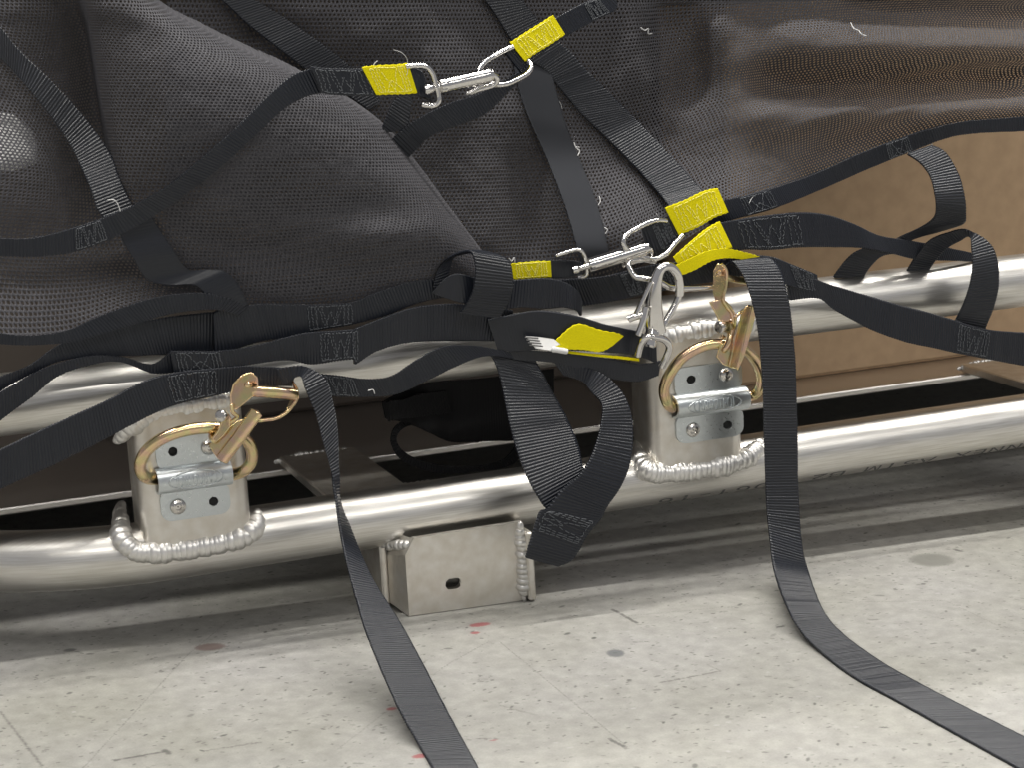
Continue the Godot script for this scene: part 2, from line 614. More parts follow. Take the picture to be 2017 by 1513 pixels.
func floor_texture() -> ImageTexture:
	# sealed concrete: mottling, flecks, scratches, red paint drips and a round patch; 2048 px for 1.9 m by 1.9 m
	var n := 2048
	var a := FastNoiseLite.new()
	a.seed = 9; a.frequency = 0.0035; a.fractal_octaves = 4
	var b := FastNoiseLite.new()
	b.seed = 10; b.frequency = 0.045; b.fractal_octaves = 3
	var ia := a.get_image(n, n).get_data()
	var ib := b.get_image(n, n).get_data()
	var px := PackedByteArray()
	px.resize(n * n * 3)
	var rng := RandomNumberGenerator.new()
	rng.seed = 2
	for i in n * n:
		var g := 0.93 + (ia[i] - 128) * 0.00040 + (ib[i] - 128) * 0.00055 + (rng.randi() & 15) * 0.0036 - 0.014
		px[i * 3] = int(clampf(g * 212.0, 0, 255))
		px[i * 3 + 1] = int(clampf(g * 209.0, 0, 255))
		px[i * 3 + 2] = int(clampf(g * 196.0 + (ia[i] - 128) * 0.03, 0, 255))
	var im := Image.create_from_data(n, n, false, Image.FORMAT_RGB8, px)
	var s := n / 1.9
	var P := func(p: Vector3) -> Vector2: return Vector2((p.x + 0.85) * s, (p.z + 1.2) * s)
	var mark := func(c: Vector2, rx: float, ry: float, turn: float, col: Color, k: float) -> void:
		var r := int(maxf(rx, ry)) + 2
		for dy in range(-r, r + 1):
			for dx in range(-r, r + 1):
				var q := Vector2(dx, dy).rotated(-turn)
				var e := q.x * q.x / (rx * rx) + q.y * q.y / (ry * ry)
				var x := int(c.x) + dx
				var y := int(c.y) + dy
				if e < 1.0 + 0.5 * rng.randf() and x >= 0 and y >= 0 and x < n and y < n:
					im.set_pixel(x, y, im.get_pixel(x, y).lerp(col, k * minf(1.0, 1.6 - e)))
	for i in 26000:
		var c := Vector2(rng.randf() * n, rng.randf() * n)
		var r := rng.randf_range(0.5, 0.95) if rng.randf() < 0.96 else rng.randf_range(1.0, 2.0)
		mark.call(c, r * rng.randf_range(1.0, 2.8), r, rng.randf_range(-1.1, 1.1), Color(0.42, 0.42, 0.39), rng.randf_range(0.25, 0.85))
	for i in 260:
		mark.call(Vector2(rng.randf() * n, rng.randf() * n), rng.randf_range(8, 34), rng.randf_range(5, 18), rng.randf_range(0, 3), Color(0.62, 0.61, 0.56) if rng.randf() < 0.6 else Color(0.88, 0.87, 0.83), rng.randf_range(0.03, 0.10))
	for i in 1500:
		mark.call(Vector2(rng.randf() * n, rng.randf() * n), rng.randf_range(1, 3), rng.randf_range(0.8, 2), 0.0, Color(0.93, 0.92, 0.89), rng.randf_range(0.2, 0.5))
	var line := func(p: Vector3, q: Vector3, w: float, col: Color, k: float) -> void:
		var u: Vector2 = P.call(p)
		var v: Vector2 = P.call(q)
		var m := int(u.distance_to(v))
		for i in m:
			if rng.randf() < 0.85:
				mark.call(u.lerp(v, float(i) / m) + Vector2(rng.randf_range(-0.4, 0.4), rng.randf_range(-0.4, 0.4)), w, w, 0.0, col, k * rng.randf_range(0.4, 1.0))
	var grey := Color(0.50, 0.49, 0.46)
	line.call(Vector3(-0.4022, -0, 0.2484), Vector3(-0.2924, -0, 0.0508), 0.8, grey, 0.6)
	line.call(Vector3(-0.2924, -0, 0.0508), Vector3(-0.2421, 0, -0.022), 0.7, grey, 0.5)
	line.call(Vector3(-0.4411, 0, 0.1149), Vector3(-0.4267, -0, 0.2346), 1.0, grey, 0.6)
	line.call(Vector3(-0.3813, 0, 0.2434), Vector3(-0.3454, 0, 0.242), 1.6, grey, 0.7)
	line.call(Vector3(-0.3466, -0, 0.2395), Vector3(-0.3447, 0, 0.2473), 2.0, grey, 0.7)
	line.call(Vector3(-0.3233, 0, 0.2519), Vector3(-0.2832, -0, 0.252), 1.0, grey, 0.5)
	line.call(Vector3(-0.2418, 0, 0.2886), Vector3(-0.1178, 0, 0.1567), 0.7, grey, 0.4)
	line.call(Vector3(-0.1178, 0, 0.1567), Vector3(-0.0719, -0, 0.1198), 0.7, grey, 0.5)
	line.call(Vector3(-0.0629, -0, 0.1239), Vector3(-0.0607, 0, 0.3652), 0.8, grey, 0.55)
	line.call(Vector3(-0.0658, -0, 0.3431), Vector3(-0.0622, 0, 0.3645), 1.6, grey, 0.7)
	line.call(Vector3(0.0486, 0, 0.0846), Vector3(0.0523, 0, 0.1267), 1.8, grey, 0.7)
	line.call(Vector3(0.0462, -0, 0.1053), Vector3(0.1645, -0, 0.124), 0.7, grey, 0.5)
	line.call(Vector3(0.1645, -0, 0.124), Vector3(0.3026, 0, 0.1784), 0.7, grey, 0.5)
	line.call(Vector3(0.3026, 0, 0.1784), Vector3(0.3045, 0, 0.2608), 0.7, grey, 0.4)
	line.call(Vector3(0.0111, -0, 0.2583), Vector3(0.0624, -0, 0.2543), 1.1, grey, 0.6)
	line.call(Vector3(0.0624, -0, 0.2543), Vector3(0.0591, 0, 0.2356), 0.9, grey, 0.4)
	line.call(Vector3(-0.1471, 0, 0.3063), Vector3(-0.133, 0, 0.3127), 1.1, grey, 0.5)
	line.call(Vector3(0.2974, -0, 0.0244), Vector3(0.2974, -0, 0.0761), 0.8, grey, 0.4)
	line.call(Vector3(0.3913, 0, 0.0569), Vector3(0.3937, 0, 0.0651), 2.2, grey, 0.7)
	line.call(Vector3(-0.4297, 0, 0.1527), Vector3(-0.4152, 0, 0.1486), 0.7, grey, 0.4)
	line.call(Vector3(-0.1112, -0, 0.2538), Vector3(-0.0939, -0, 0.2835), 0.9, grey, 0.4)
	var red := Color(0.76, 0.40, 0.40)
	mark.call(P.call(Vector3(-0.0629, -0, 0.0773)), 9.0, 5.0, 0.0, red, 0.75)
	mark.call(P.call(Vector3(-0.0727, -0, 0.095)), 4.0, 3.0, 0.0, red, 0.75)
	mark.call(P.call(Vector3(-0.1831, 0, 0.2278)), 4.0, 3.0, 0.0, red, 0.75)
	mark.call(P.call(Vector3(-0.192, -0, 0.3198)), 6.0, 4.0, 0.0, red, 0.75)
	mark.call(P.call(Vector3(-0.138, -0, 0.3135)), 3.0, 1.0, 0.0, red, 0.75)
	mark.call(P.call(Vector3(0.3554, -0, 0.0765)), 20.0, 20.0, 0.0, Color(0.585, 0.58, 0.535), 0.75)
	mark.call(P.call(Vector3(0.0077, 0, 0.1854)), 7.0, 9.0, 0.3, Color(0.47, 0.48, 0.48), 0.7)
	mark.call(P.call(Vector3(-0.2724, 0, 0.0403)), 12.0, 9.0, 0.2, Color(0.42, 0.30, 0.27), 0.5)
	mark.call(P.call(Vector3(-0.3748, 0, 0.0009)), 5.0, 4.0, 0.2, Color(0.40, 0.40, 0.38), 0.6)
	return ImageTexture.create_from_image(im)

# ---------------------------------------------------------------- the frame
func pipe_text(s: Shape, text: String, size: float, width: float, x: float, angle: float, cy: float, cz: float, turned: bool) -> void:
	# ink print wrapped on a pipe
	var t := lettering(text, size, "Droid Sans Mono", width)
	var r := PIPE + 0.00012
	for i in range(0, t.size(), 3):
		var q := []
		for k in 3:
			var p := t[i + k]
			if turned: p = Vector3(-p.x, -p.y, 0)
			var g := angle + p.y / r
			q.append(Vector3(x + p.x, cy + sin(g) * r, cz + cos(g) * r))
		s.tri(q[0], q[1], q[2])

func lash_point(frame: Node3D, c: Vector3, turned: bool, wide: float, ring: PackedVector3Array) -> void:
	# a zinc plate with a rolled barrel that holds the big ring; c is the middle of its back
	var turn := Transform3D(Basis(Vector3.BACK, PI if turned else 0.0) * Basis.from_scale(Vector3(wide, 0.89, 1.0)), c)
	var s := Shape.new()
	var holes := [disc(Vector2(0.0155, -0.0245), 0.0042), disc(Vector2(-0.0155, 0.0245), 0.0042)]
	if turned: holes = [disc(Vector2(-0.0155, 0.0245), 0.0042), disc(Vector2(0.0155, 0.021), 0.0042)]
	sheet(s, round_rect(Vector2(0, -0.0225), 0.060, 0.0285, 0.009), [disc(Vector2(0.0155, -0.0245), 0.0042)], 0.0, 0.0024, turn)
	sheet(s, round_rect(Vector2(0, 0.0225), 0.060, 0.0285, 0.009), [disc(Vector2(-0.0155, 0.0245), 0.0042)], 0.0, 0.0024, turn)
	# the rolled barrel between the two leaves
	var half := []
	for k in 15:
		var g := PI * (k / 14.0)
		half.append(Vector2(cos(g) * 0.0115, 0.0012 + sin(g) * 0.0125))
	half[0].y = 0.0012
	for i in 14:
		var a: Vector2 = half[i]
		var b: Vector2 = half[i + 1]
		var k0 := s.v.size()
		for e in [a, b]:
			for x in [-0.032, 0.032]:
				s.add(turn * Vector3(x, e.x, e.y), turn.basis * Vector3(0, e.x, maxf(e.y, 0.002)).normalized())
		s.ix.append_array([k0, k0 + 2, k0 + 3, k0, k0 + 3, k0 + 1])
		for x in [-0.032, 0.032]:
			s.quad(turn * Vector3(x, a.x, a.y), turn * Vector3(x, b.x, b.y), turn * Vector3(x, b.x * 0.8, b.y * 0.8), turn * Vector3(x, a.x * 0.8, a.y * 0.8))
	var plate := obj("lashing_plate", s, M.zinc, frame)
	# stamped lettering inside a raised oval
	var ls := Shape.new()
	var t := lettering("CARGOTROL", 0.0135, "Droid Sans", 0.037)
	var on := func(p: Vector3, lift: float) -> Vector3:
		var g := PI / 2 - p.y / 0.0120
		return turn * Vector3(p.x, cos(g) * (0.0115 + lift), 0.0012 + sin(g) * (0.0125 + lift))
	for i in range(0, t.size(), 3):
		ls.tri(on.call(t[i], 0.0009), on.call(t[i + 1], 0.0009), on.call(t[i + 2], 0.0009))
		for e in 3: ls.quad(on.call(t[i + e], 0.0009), on.call(t[i + (e + 1) % 3], 0.0009), on.call(t[i + (e + 1) % 3], 0.0), on.call(t[i + e], 0.0))
	obj("lettering", ls, M.zinc, plate)
	var ov := Shape.new()
	var loop := PackedVector3Array()
	for k in 40:
		loop.append(on.call(Vector3(cos(TAU * k / 40) * 0.0232, sin(TAU * k / 40) * 0.0086, 0), 0.0001))
	tube(ov, loop, 0.0006, 6, true)
	obj("raised_oval", ov, M.zinc, plate)
	for p in [Vector2(-0.0155, -0.0245), Vector2(0.0155, 0.0245)]:
		var sc := Shape.new()
		var at := turn * Vector3(p.x, p.y, 0.0024)
		lathe(sc, at, Vector3.BACK, PackedVector2Array([Vector2(0, 0.0064), Vector2(0.0008, 0.0064), Vector2(0.0022, 0.0056), Vector2(0.0032, 0.0040), Vector2(0.0036, 0.0023), Vector2(0.0018, 0.0021), Vector2(0.0018, 0.0007), Vector2(0.0032, 0.0006), Vector2(0.0033, 0.0)]), 18)
		obj("screw", sc, M.steel, plate)
	for p in [Vector2(0.0155, -0.0245), Vector2(-0.0155, 0.0245)]:
		var hs := Shape.new()
		var at := turn * Vector3(p.x, p.y, 0.00015)
		lathe(hs, at, Vector3.BACK, PackedVector2Array([Vector2(0, 0.0), Vector2(0.0001, 0.0043)]), 14)
		obj("screw_hole", hs, M.hole, plate)
	var rs := Shape.new()
	tube(rs, spline(ring, 8), 0.0047, 16)
	obj("lashing_ring", rs, M.gold, plate)

func post(frame: Node3D, x: float) -> void:
	# a rounded box tube, coped over both pipes
	var s := Shape.new()
	var w := 0.086
	var ring := round_rect(Vector2(x, 0), w, 0.052, 0.013, 8)
	var m := ring.size()
	var k0 := s.v.size()
	for lvl in [0.082, 0.2035]:
		for i in m:
			var p := ring[i]
			var q := (ring[(i + 1) % m] - ring[(i - 1 + m) % m]).normalized()
			s.add(Vector3(p.x, lvl, p.y), Vector3(q.y, 0, -q.x))
	s.strip(k0, k0 + m, m)
	obj("post", s, M.plate, frame)

func build_frame() -> void:
	var f := thing("cargo_carrier", "welded aluminium pipe carrier with two posts and lashing rings standing on the floor", "cargo carrier")
	f.rotation.z = TILT
	var s := Shape.new()
	var path := PackedVector3Array()
	for k in 21:
		var g := PI / 2 * (1.0 - k / 20.0)
		path.append(Vector3(-0.29 - sin(g) * 0.24, 0.08, -0.24 + cos(g) * 0.24))
	path.insert(0, Vector3(-0.53, 0.08, -0.9))
	path.append(Vector3(0.3, 0.08, 0)); path.append(Vector3(1.3, 0.08, 0))
	tube(s, path, PIPE, 48)
	obj("lower_pipe", s, M.alu, f)
	s = Shape.new()
	tube(s, PackedVector3Array([Vector3(-1.2, UP_Y, UP_Z), Vector3(0, UP_Y, UP_Z), Vector3(1.3, UP_Y, UP_Z)]), PIPE, 48)
	obj("upper_pipe", s, M.alu, f)
	s = Shape.new()
	pipe_text(s, "PENNEX ASTM B2 6061-T6", 0.0135, 0.40, 0.325, -0.92, 0.08, 0.0, true)
	obj("lettering", s, M.ink, f.get_node("lower_pipe"))
	post(f, -0.270)
	post(f, 0.161)
	lash_point(f, Vector3(-0.2715, 0.1425, 0.0262), true, 0.90, PackedVector3Array([Vector3(-0.2856, 0.145, 0.028), Vector3(-0.3016, 0.1453, 0.03), Vector3(-0.3111, 0.1513, 0.04), Vector3(-0.3138, 0.1611, 0.045), Vector3(-0.3086, 0.1729, 0.05), Vector3(-0.2955, 0.1826, 0.056), Vector3(-0.2767, 0.1871, 0.06), Vector3(-0.2576, 0.186, 0.061), Vector3(-0.2419, 0.1798, 0.058), Vector3(-0.2308, 0.1675, 0.052), Vector3(-0.2283, 0.154, 0.045), Vector3(-0.2324, 0.1452, 0.039), Vector3(-0.2399, 0.1402, 0.03), Vector3(-0.2522, 0.1415, 0.028)]))
	lash_point(f, Vector3(0.1695, 0.1450, 0.0262), false, 1.05, PackedVector3Array([Vector3(0.1508, 0.1456, 0.031), Vector3(0.1339, 0.1458, 0.032), Vector3(0.1249, 0.1539, 0.039), Vector3(0.1216, 0.1659, 0.043), Vector3(0.1254, 0.1792, 0.048), Vector3(0.1351, 0.1925, 0.053), Vector3(0.1519, 0.2005, 0.057), Vector3(0.1677, 0.2006, 0.058), Vector3(0.1854, 0.1954, 0.055), Vector3(0.2004, 0.1842, 0.05), Vector3(0.2102, 0.1683, 0.045), Vector3(0.2114, 0.1541, 0.04), Vector3(0.2077, 0.1465, 0.032), Vector3(0.1889, 0.1456, 0.031)]))
	# deck sheet behind, on cross plates
	s = Shape.new()
	box(s, Vector3(-1.0, 0.079, -1.5), Vector3(2.2, 0.085, -0.18), 0.0012)
	obj("deck", s, M.deck, f)
	for x in [-0.152, 0.560]:
		s = Shape.new()
		box(s, Vector3(x, 0.086, -0.192), Vector3(x + 0.070, 0.0945, -0.006), 0.0012)
		var pl := obj("cross_plate", s, M.plate, f)
		s = Shape.new()
		bead(s, PackedVector3Array([Vector3(x - 0.002, 0.0905, -0.19), Vector3(x + 0.03, 0.092, -0.191), Vector3(x + 0.071, 0.0905, -0.19)]), 0.005, 3 + int(x * 10), 0.005)
		obj("weld_bead", s, M.weld, pl)
		s = Shape.new()
		bead(s, PackedVector3Array([Vector3(x - 0.002, 0.098, -0.010), Vector3(x + 0.03, 0.099, -0.0095), Vector3(x + 0.095, 0.0985, -0.011)]), 0.0042, 5 + int(x * 10), 0.005)
		obj("weld_bead", s, M.weld, pl)
	# weld beads round the posts
	for p in [PackedVector3Array([Vector3(-0.3243, 0.1156, -0.005), Vector3(-0.3273, 0.1085, 0.006), Vector3(-0.3282, 0.0992, 0.02), Vector3(-0.3197, 0.0885, 0.0215), Vector3(-0.3035, 0.0847, 0.0215), Vector3(-0.2757, 0.0841, 0.0215), Vector3(-0.2474, 0.0855, 0.0215), Vector3(-0.2325, 0.088, 0.021), Vector3(-0.2221, 0.0939, 0.014), Vector3(-0.2174, 0.101, 0)]), PackedVector3Array([Vector3(0.118, 0.1054, -0.01), Vector3(0.1124, 0.0984, 0.006), Vector3(0.1115, 0.0927, 0.022), Vector3(0.1247, 0.0881, 0.0215), Vector3(0.146, 0.0864, 0.0215), Vector3(0.1724, 0.0863, 0.0215), Vector3(0.1966, 0.0874, 0.0215), Vector3(0.2107, 0.0903, 0.019), Vector3(0.2245, 0.0947, 0.008), Vector3(0.2309, 0.0995, -0.004)]), PackedVector3Array([Vector3(0.1301, 0.2025, 0.018), Vector3(0.1447, 0.2044, 0.019), Vector3(0.1684, 0.206, 0.019), Vector3(0.1922, 0.2068, 0.019), Vector3(0.2099, 0.2061, 0.022), Vector3(0.2247, 0.203, 0.012)]), PackedVector3Array([Vector3(-0.3214, 0.1778, 0.016), Vector3(-0.3117, 0.1885, 0.022), Vector3(-0.297, 0.1951, 0.019), Vector3(-0.2693, 0.1972, 0.019), Vector3(-0.2415, 0.1976, 0.019), Vector3(-0.2261, 0.1975, 0.022)])]:
		s = Shape.new()
		bead(s, p, 0.0096, 17 + int(p[0].x * 40), 0.0085)
		obj("weld_bead", s, M.weld, f)
	# the foot under the lower pipe
	var ft := Node3D.new()
	ft.name = "foot"
	f.add_child(ft)
	var bot := func(x: float) -> float: return -0.03 * x + 0.0006
	var slot := PackedVector2Array()
	for k in 16:
		var g := TAU * (k + 0.5) / 16
		slot.append(Vector2(-0.0688 + cos(g) * 0.0042 + signf(cos(g)) * 0.0026, 0.025 + sin(g) * 0.0046))
	s = Shape.new()
	sheet(s, PackedVector2Array([Vector2(-0.108, bot.call(-0.108)), Vector2(-0.006, bot.call(-0.006)), Vector2(-0.006, 0.068), Vector2(-0.100, 0.068), Vector2(-0.108, 0.055)]), [slot], 0.0285, 0.034)
	obj("foot_plate", s, M.plate, ft)
	s = Shape.new()
	box(s, Vector3(-0.006, 0.0012, -0.055), Vector3(0.0005, 0.060, 0.0405), 0.0015)
	obj("end_plate", s, M.plate, ft)
	s = Shape.new()
	box(s, Vector3(-0.1225, 0.0048, -0.055), Vector3(-0.1168, 0.060, 0.012), 0.0015)
	obj("end_plate", s, M.plate, ft)
	s = Shape.new()
	s.quad(Vector3(-0.1082, bot.call(-0.108), 0.0338), Vector3(-0.1082, 0.055, 0.0338), Vector3(-0.1165, 0.050, 0.010), Vector3(-0.1165, 0.010, 0.010))
	s.quad(Vector3(-0.1082, 0.055, 0.0338), Vector3(-0.1002, 0.068, 0.0338), Vector3(-0.1085, 0.068, 0.010), Vector3(-0.1165, 0.050, 0.010))
	obj("bent_flange", s, M.plate, ft)
	s = Shape.new()
	bead(s, PackedVector3Array([Vector3(-0.0085, 0.004, 0.0345), Vector3(-0.0085, 0.030, 0.035), Vector3(-0.0085, 0.066, 0.0345)]), 0.0058, 41, 0.0052)
	obj("weld_bead", s, M.weld, ft)
	s = Shape.new()
	bead(s, PackedVector3Array([Vector3(-0.118, 0.059, 0.014), Vector3(-0.108, 0.062, 0.026), Vector3(-0.099, 0.061, 0.031)]), 0.0045, 43, 0.005)
	obj("weld_bead", s, M.weld, ft)

# ---------------------------------------------------------------- hardware
func pts(a: Array) -> PackedVector3Array: return PackedVector3Array(a)

func part_tube(called: String, parent: Node, p: Array, r: float, mat: Material, each := 8, sides := 12, flat := 1.0, closed := false) -> MeshInstance3D:
	var s := Shape.new()
	tube(s, spline(pts(p), each, closed), r, sides, closed, flat)
	return obj(called, s, mat, parent)

func bar(called: String, parent: Node, a: Vector3, b: Vector3, across: Vector3, w0: float, w1: float, thick: float, mat: Material) -> MeshInstance3D:
	# a flat tapering bar with rounded ends
	var t := (b - a).normalized()
	var x := (across - t * across.dot(t)).normalized()
	var n := t.cross(x)
	var l := a.distance_to(b)
	var out := PackedVector2Array()
	for k in 9:
		var g := PI * k / 8.0
		out.append(Vector2(cos(g) * w1 / 2, l + sin(g) * w1 * 0.35))
	for k in 9:
		var g := PI + PI * k / 8.0
		out.append(Vector2(cos(g) * w0 / 2, sin(g) * w0 * 0.35))
	var s := Shape.new()
	sheet(s, out, [], -thick / 2, thick / 2, Transform3D(Basis(x, t, n) if x.cross(t).dot(n) > 0 else Basis(x, t, -n), a))
	return obj(called, s, mat, parent)

func build_hooks() -> void:
	var h := thing("snap_hook", "chrome swivel snap hook joined to the upper strap's yellow tagged end", "snap hook", "chrome snap hooks on the net")
	part_tube("bale", h, [Vector3(-0.1084, 0.442, 0.078), Vector3(-0.0991, 0.4425, 0.08), Vector3(-0.0924, 0.4407, 0.08), Vector3(-0.0882, 0.4353, 0.08), Vector3(-0.0864, 0.4289, 0.08), Vector3(-0.0843, 0.4208, 0.08), Vector3(-0.0844, 0.4152, 0.08), Vector3(-0.0886, 0.4123, 0.079), Vector3(-0.096, 0.4132, 0.076)], 0.0021, M.chrome)
	var a := Vector3(-0.0897, 0.4252, 0.08)
	var b := Vector3(-0.0386, 0.4333, 0.076)
	var s := Shape.new()
	var l := a.distance_to(b)
	lathe(s, a, b - a, PackedVector2Array([Vector2(-0.006, 0), Vector2(-0.006, 0.0030), Vector2(-0.003, 0.0042), Vector2(0.0, 0.0036), Vector2(0.002, 0.0024), Vector2(0.006, 0.0026), Vector2(0.007, 0.0055), Vector2(0.011, 0.0058), Vector2(0.0125, 0.0056), Vector2(l - 0.004, 0.0058), Vector2(l - 0.001, 0.0048), Vector2(l, 0.0)]), 8)
	obj("barrel", s, M.chrome, h)
	part_tube("hook_jaw", h, [Vector3(-0.0456, 0.4324, 0.076), Vector3(-0.039, 0.4329, 0.075), Vector3(-0.0347, 0.4296, 0.073), Vector3(-0.0373, 0.4255, 0.072), Vector3(-0.0444, 0.4235, 0.072), Vector3(-0.0509, 0.4222, 0.073), Vector3(-0.0575, 0.4202, 0.074)], 0.0022, M.chrome)
	part_tube("gate_lever", h, [Vector3(-0.0473, 0.4257, 0.077), Vector3(-0.053, 0.4241, 0.079), Vector3(-0.0575, 0.4216, 0.08), Vector3(-0.0624, 0.4203, 0.08)], 0.0015, M.chrome)

	h = thing("snap_hook", "chrome snap hook lying level beside the small yellow tag above the pipe", "snap hook", "chrome snap hooks on the net")
	part_tube("bale", h, [Vector3(0.0211, 0.2876, 0.048), Vector3(0.0273, 0.2898, 0.05), Vector3(0.0383, 0.2916, 0.051), Vector3(0.0431, 0.2876, 0.051), Vector3(0.0456, 0.2792, 0.05), Vector3(0.0462, 0.2706, 0.048), Vector3(0.0417, 0.268, 0.044)], 0.0023, M.chrome, 8, 10, 0.8)
	a = Vector3(0.035, 0.2757, 0.052)
	b = Vector3(0.0983, 0.2897, 0.056)
	l = a.distance_to(b)
	s = Shape.new()
	lathe(s, a, b - a, PackedVector2Array([Vector2(-0.002, 0), Vector2(-0.002, 0.0030), Vector2(0.002, 0.0036), Vector2(0.004, 0.0024), Vector2(0.012, 0.0026), Vector2(0.0125, 0.0058), Vector2(0.016, 0.0060), Vector2(0.0175, 0.0060), Vector2(l - 0.005, 0.0062), Vector2(l - 0.001, 0.0050), Vector2(l, 0.0)]), 8)
	obj("barrel", s, M.chrome, h)
	part_tube("hook_jaw", h, [Vector3(0.0911, 0.2882, 0.056), Vector3(0.0987, 0.2883, 0.055), Vector3(0.1019, 0.2836, 0.052), Vector3(0.0982, 0.2795, 0.05), Vector3(0.0883, 0.2786, 0.05), Vector3(0.077, 0.2761, 0.05)], 0.0022, M.chrome)

	h = thing("snap_hook", "large chrome snap hook hanging upright over the right post's weld", "snap hook", "chrome snap hooks on the net")
	s = Shape.new()
	var shank := spline(pts([Vector3(0.0932, 0.2236, 0.08), Vector3(0.0907, 0.2367, 0.081), Vector3(0.0909, 0.2531, 0.081), Vector3(0.0933, 0.268, 0.081), Vector3(0.0982, 0.2762, 0.081), Vector3(0.1058, 0.2764, 0.08), Vector3(0.1121, 0.2701, 0.079), Vector3(0.1147, 0.2611, 0.078), Vector3(0.1151, 0.2519, 0.077)]), 8)
	var girth := []
	for k in shank.size():
		var f := float(k) / (shank.size() - 1)
		girth.append(lerpf(0.0082, 0.0036, smoothstep(0.0, 0.55, f)))
	tube(s, shank, girth, 16, false, 0.75, Vector3(-0.34, 0.2, 0.92))
	obj("hook_body", s, M.chrome, h)
	part_tube("gate", h, [Vector3(0.1156, 0.2534, 0.076), Vector3(0.1124, 0.2462, 0.076), Vector3(0.1069, 0.2385, 0.077), Vector3(0.1023, 0.2324, 0.078)], 0.0026, M.chrome)
	part_tube("gate_lever", h, [Vector3(0.0861, 0.2658, 0.085), Vector3(0.0797, 0.2547, 0.086), Vector3(0.0739, 0.2441, 0.086), Vector3(0.0703, 0.2377, 0.085)], 0.0024, M.chrome, 8, 10, 0.7)
	part_tube("gate_lever", h, [Vector3(0.0809, 0.2465, 0.087), Vector3(0.0777, 0.2359, 0.088), Vector3(0.0731, 0.2249, 0.088)], 0.0027, M.chrome)
	part_tube("gate_spring", h, [Vector3(0.0676, 0.2377, 0.083), Vector3(0.0738, 0.24, 0.086), Vector3(0.0813, 0.2411, 0.086)], 0.0030, M.chrome)
	s = Shape.new()
	lathe(s, Vector3(0.0896, 0.2257, 0.081), Vector3(0.0845, 0.2118, 0.084) - Vector3(0.0896, 0.2257, 0.081), PackedVector2Array([Vector2(0, 0), Vector2(0, 0.0062), Vector2(0.003, 0.0064), Vector2(0.004, 0.0045), Vector2(0.007, 0.0035), Vector2(0.008, 0.0050), Vector2(0.012, 0.0050), Vector2(0.0135, 0.0030), Vector2(0.0135, 0)]), 16)
	obj("swivel", s, M.chrome, h)
	part_tube("bale", h, [Vector3(0.0792, 0.2056, 0.074), Vector3(0.0797, 0.2155, 0.079), Vector3(0.0825, 0.2217, 0.083), Vector3(0.0909, 0.2211, 0.084), Vector3(0.0994, 0.2177, 0.083), Vector3(0.1038, 0.2112, 0.081), Vector3(0.1024, 0.2026, 0.078), Vector3(0.1002, 0.1946, 0.074)], 0.0030, M.chrome)
	s = Shape.new()
	lathe(s, Vector3(0.0993, 0.2317, 0.0825), Vector3(-0.3, 0.1, 0.95), PackedVector2Array([Vector2(0, 0.0022), Vector2(0.0014, 0.0022), Vector2(0.002, 0.0012), Vector2(0.002, 0.0)]), 12)
	obj("rivet", s, M.chrome, h)

func slab(called: String, parent: Node, p: Array, facing: Vector3, thick: float, mat: Material, edge := true) -> MeshInstance3D:
	# a plate of any outline with rounded edges
	var n := facing.normalized()
	var x := Vector3.UP.cross(n).normalized()
	var y := n.cross(x)
	var flat := PackedVector2Array()
	for q in p: flat.append(Vector2(x.dot(q - p[0]), y.dot(q - p[0])))
	var s := Shape.new()
	var tr := Geometry2D.triangulate_polygon(flat)
	for sg in [-1.0, 1.0]:
		var k := s.v.size()
		for q in p: s.add(q + n * thick * 0.5 * sg, n * sg)
		for i in tr: s.ix.append(k + i)
	var ring := PackedVector3Array()
	for i in p.size():
		var a: Vector3 = p[i]
		var b: Vector3 = p[(i + 1) % p.size()]
		ring.append(a); ring.append((a + b) / 2)
	tube(s, ring, thick * 0.5, 8, true)
	return obj(called, s, mat, parent)

func build_rings(net: Node3D) -> void:
	part_tube("wire_ring", net, [Vector3(-0.011, 0.4528, 0.046), Vector3(-0.0224, 0.4485, 0.048), Vector3(-0.0362, 0.4421, 0.052), Vector3(-0.0428, 0.4355, 0.056), Vector3(-0.0411, 0.4294, 0.06), Vector3(-0.0336, 0.4254, 0.062), Vector3(-0.0233, 0.4249, 0.06), Vector3(-0.0137, 0.4275, 0.057), Vector3(-0.002, 0.4319, 0.052), Vector3(0.003, 0.4367, 0.048), Vector3(0.0022, 0.4413, 0.044)], 0.0023, M.chrome)
	part_tube("wire_ring", net, [Vector3(0.118, 0.3093, 0.047), Vector3(0.1067, 0.3104, 0.05), Vector3(0.0927, 0.307, 0.053), Vector3(0.0797, 0.3021, 0.056), Vector3(0.0747, 0.2969, 0.058), Vector3(0.0777, 0.2901, 0.058), Vector3(0.0866, 0.2852, 0.056), Vector3(0.1018, 0.2799, 0.055), Vector3(0.1136, 0.2831, 0.054), Vector3(0.1237, 0.2913, 0.052), Vector3(0.1311, 0.2972, 0.05)], 0.0023, M.chrome)
	part_tube("wire_ring", net, [Vector3(0.1648, 0.259, 0.052), Vector3(0.16, 0.254, 0.056), Vector3(0.1493, 0.2537, 0.06), Vector3(0.1258, 0.2554, 0.066), Vector3(0.1108, 0.2578, 0.069), Vector3(0.1019, 0.2626, 0.069), Vector3(0.0899, 0.2664, 0.066), Vector3(0.0836, 0.2676, 0.062), Vector3(0.0793, 0.2756, 0.058), Vector3(0.0811, 0.2798, 0.056), Vector3(0.0914, 0.2806, 0.055), Vector3(0.1045, 0.2779, 0.054)], 0.0024, M.chrome)

func rivet(parent: Node, at: Vector3, axis: Vector3, r: float, mat: Material) -> void:
	var s := Shape.new()
	lathe(s, at, axis, PackedVector2Array([Vector2(-0.003, r * 0.9), Vector2(0.0012, r), Vector2(0.0022, r * 0.82), Vector2(0.0026, r * 0.4), Vector2(0.0027, 0)]), 18)
	obj("rivet", s, mat, parent)

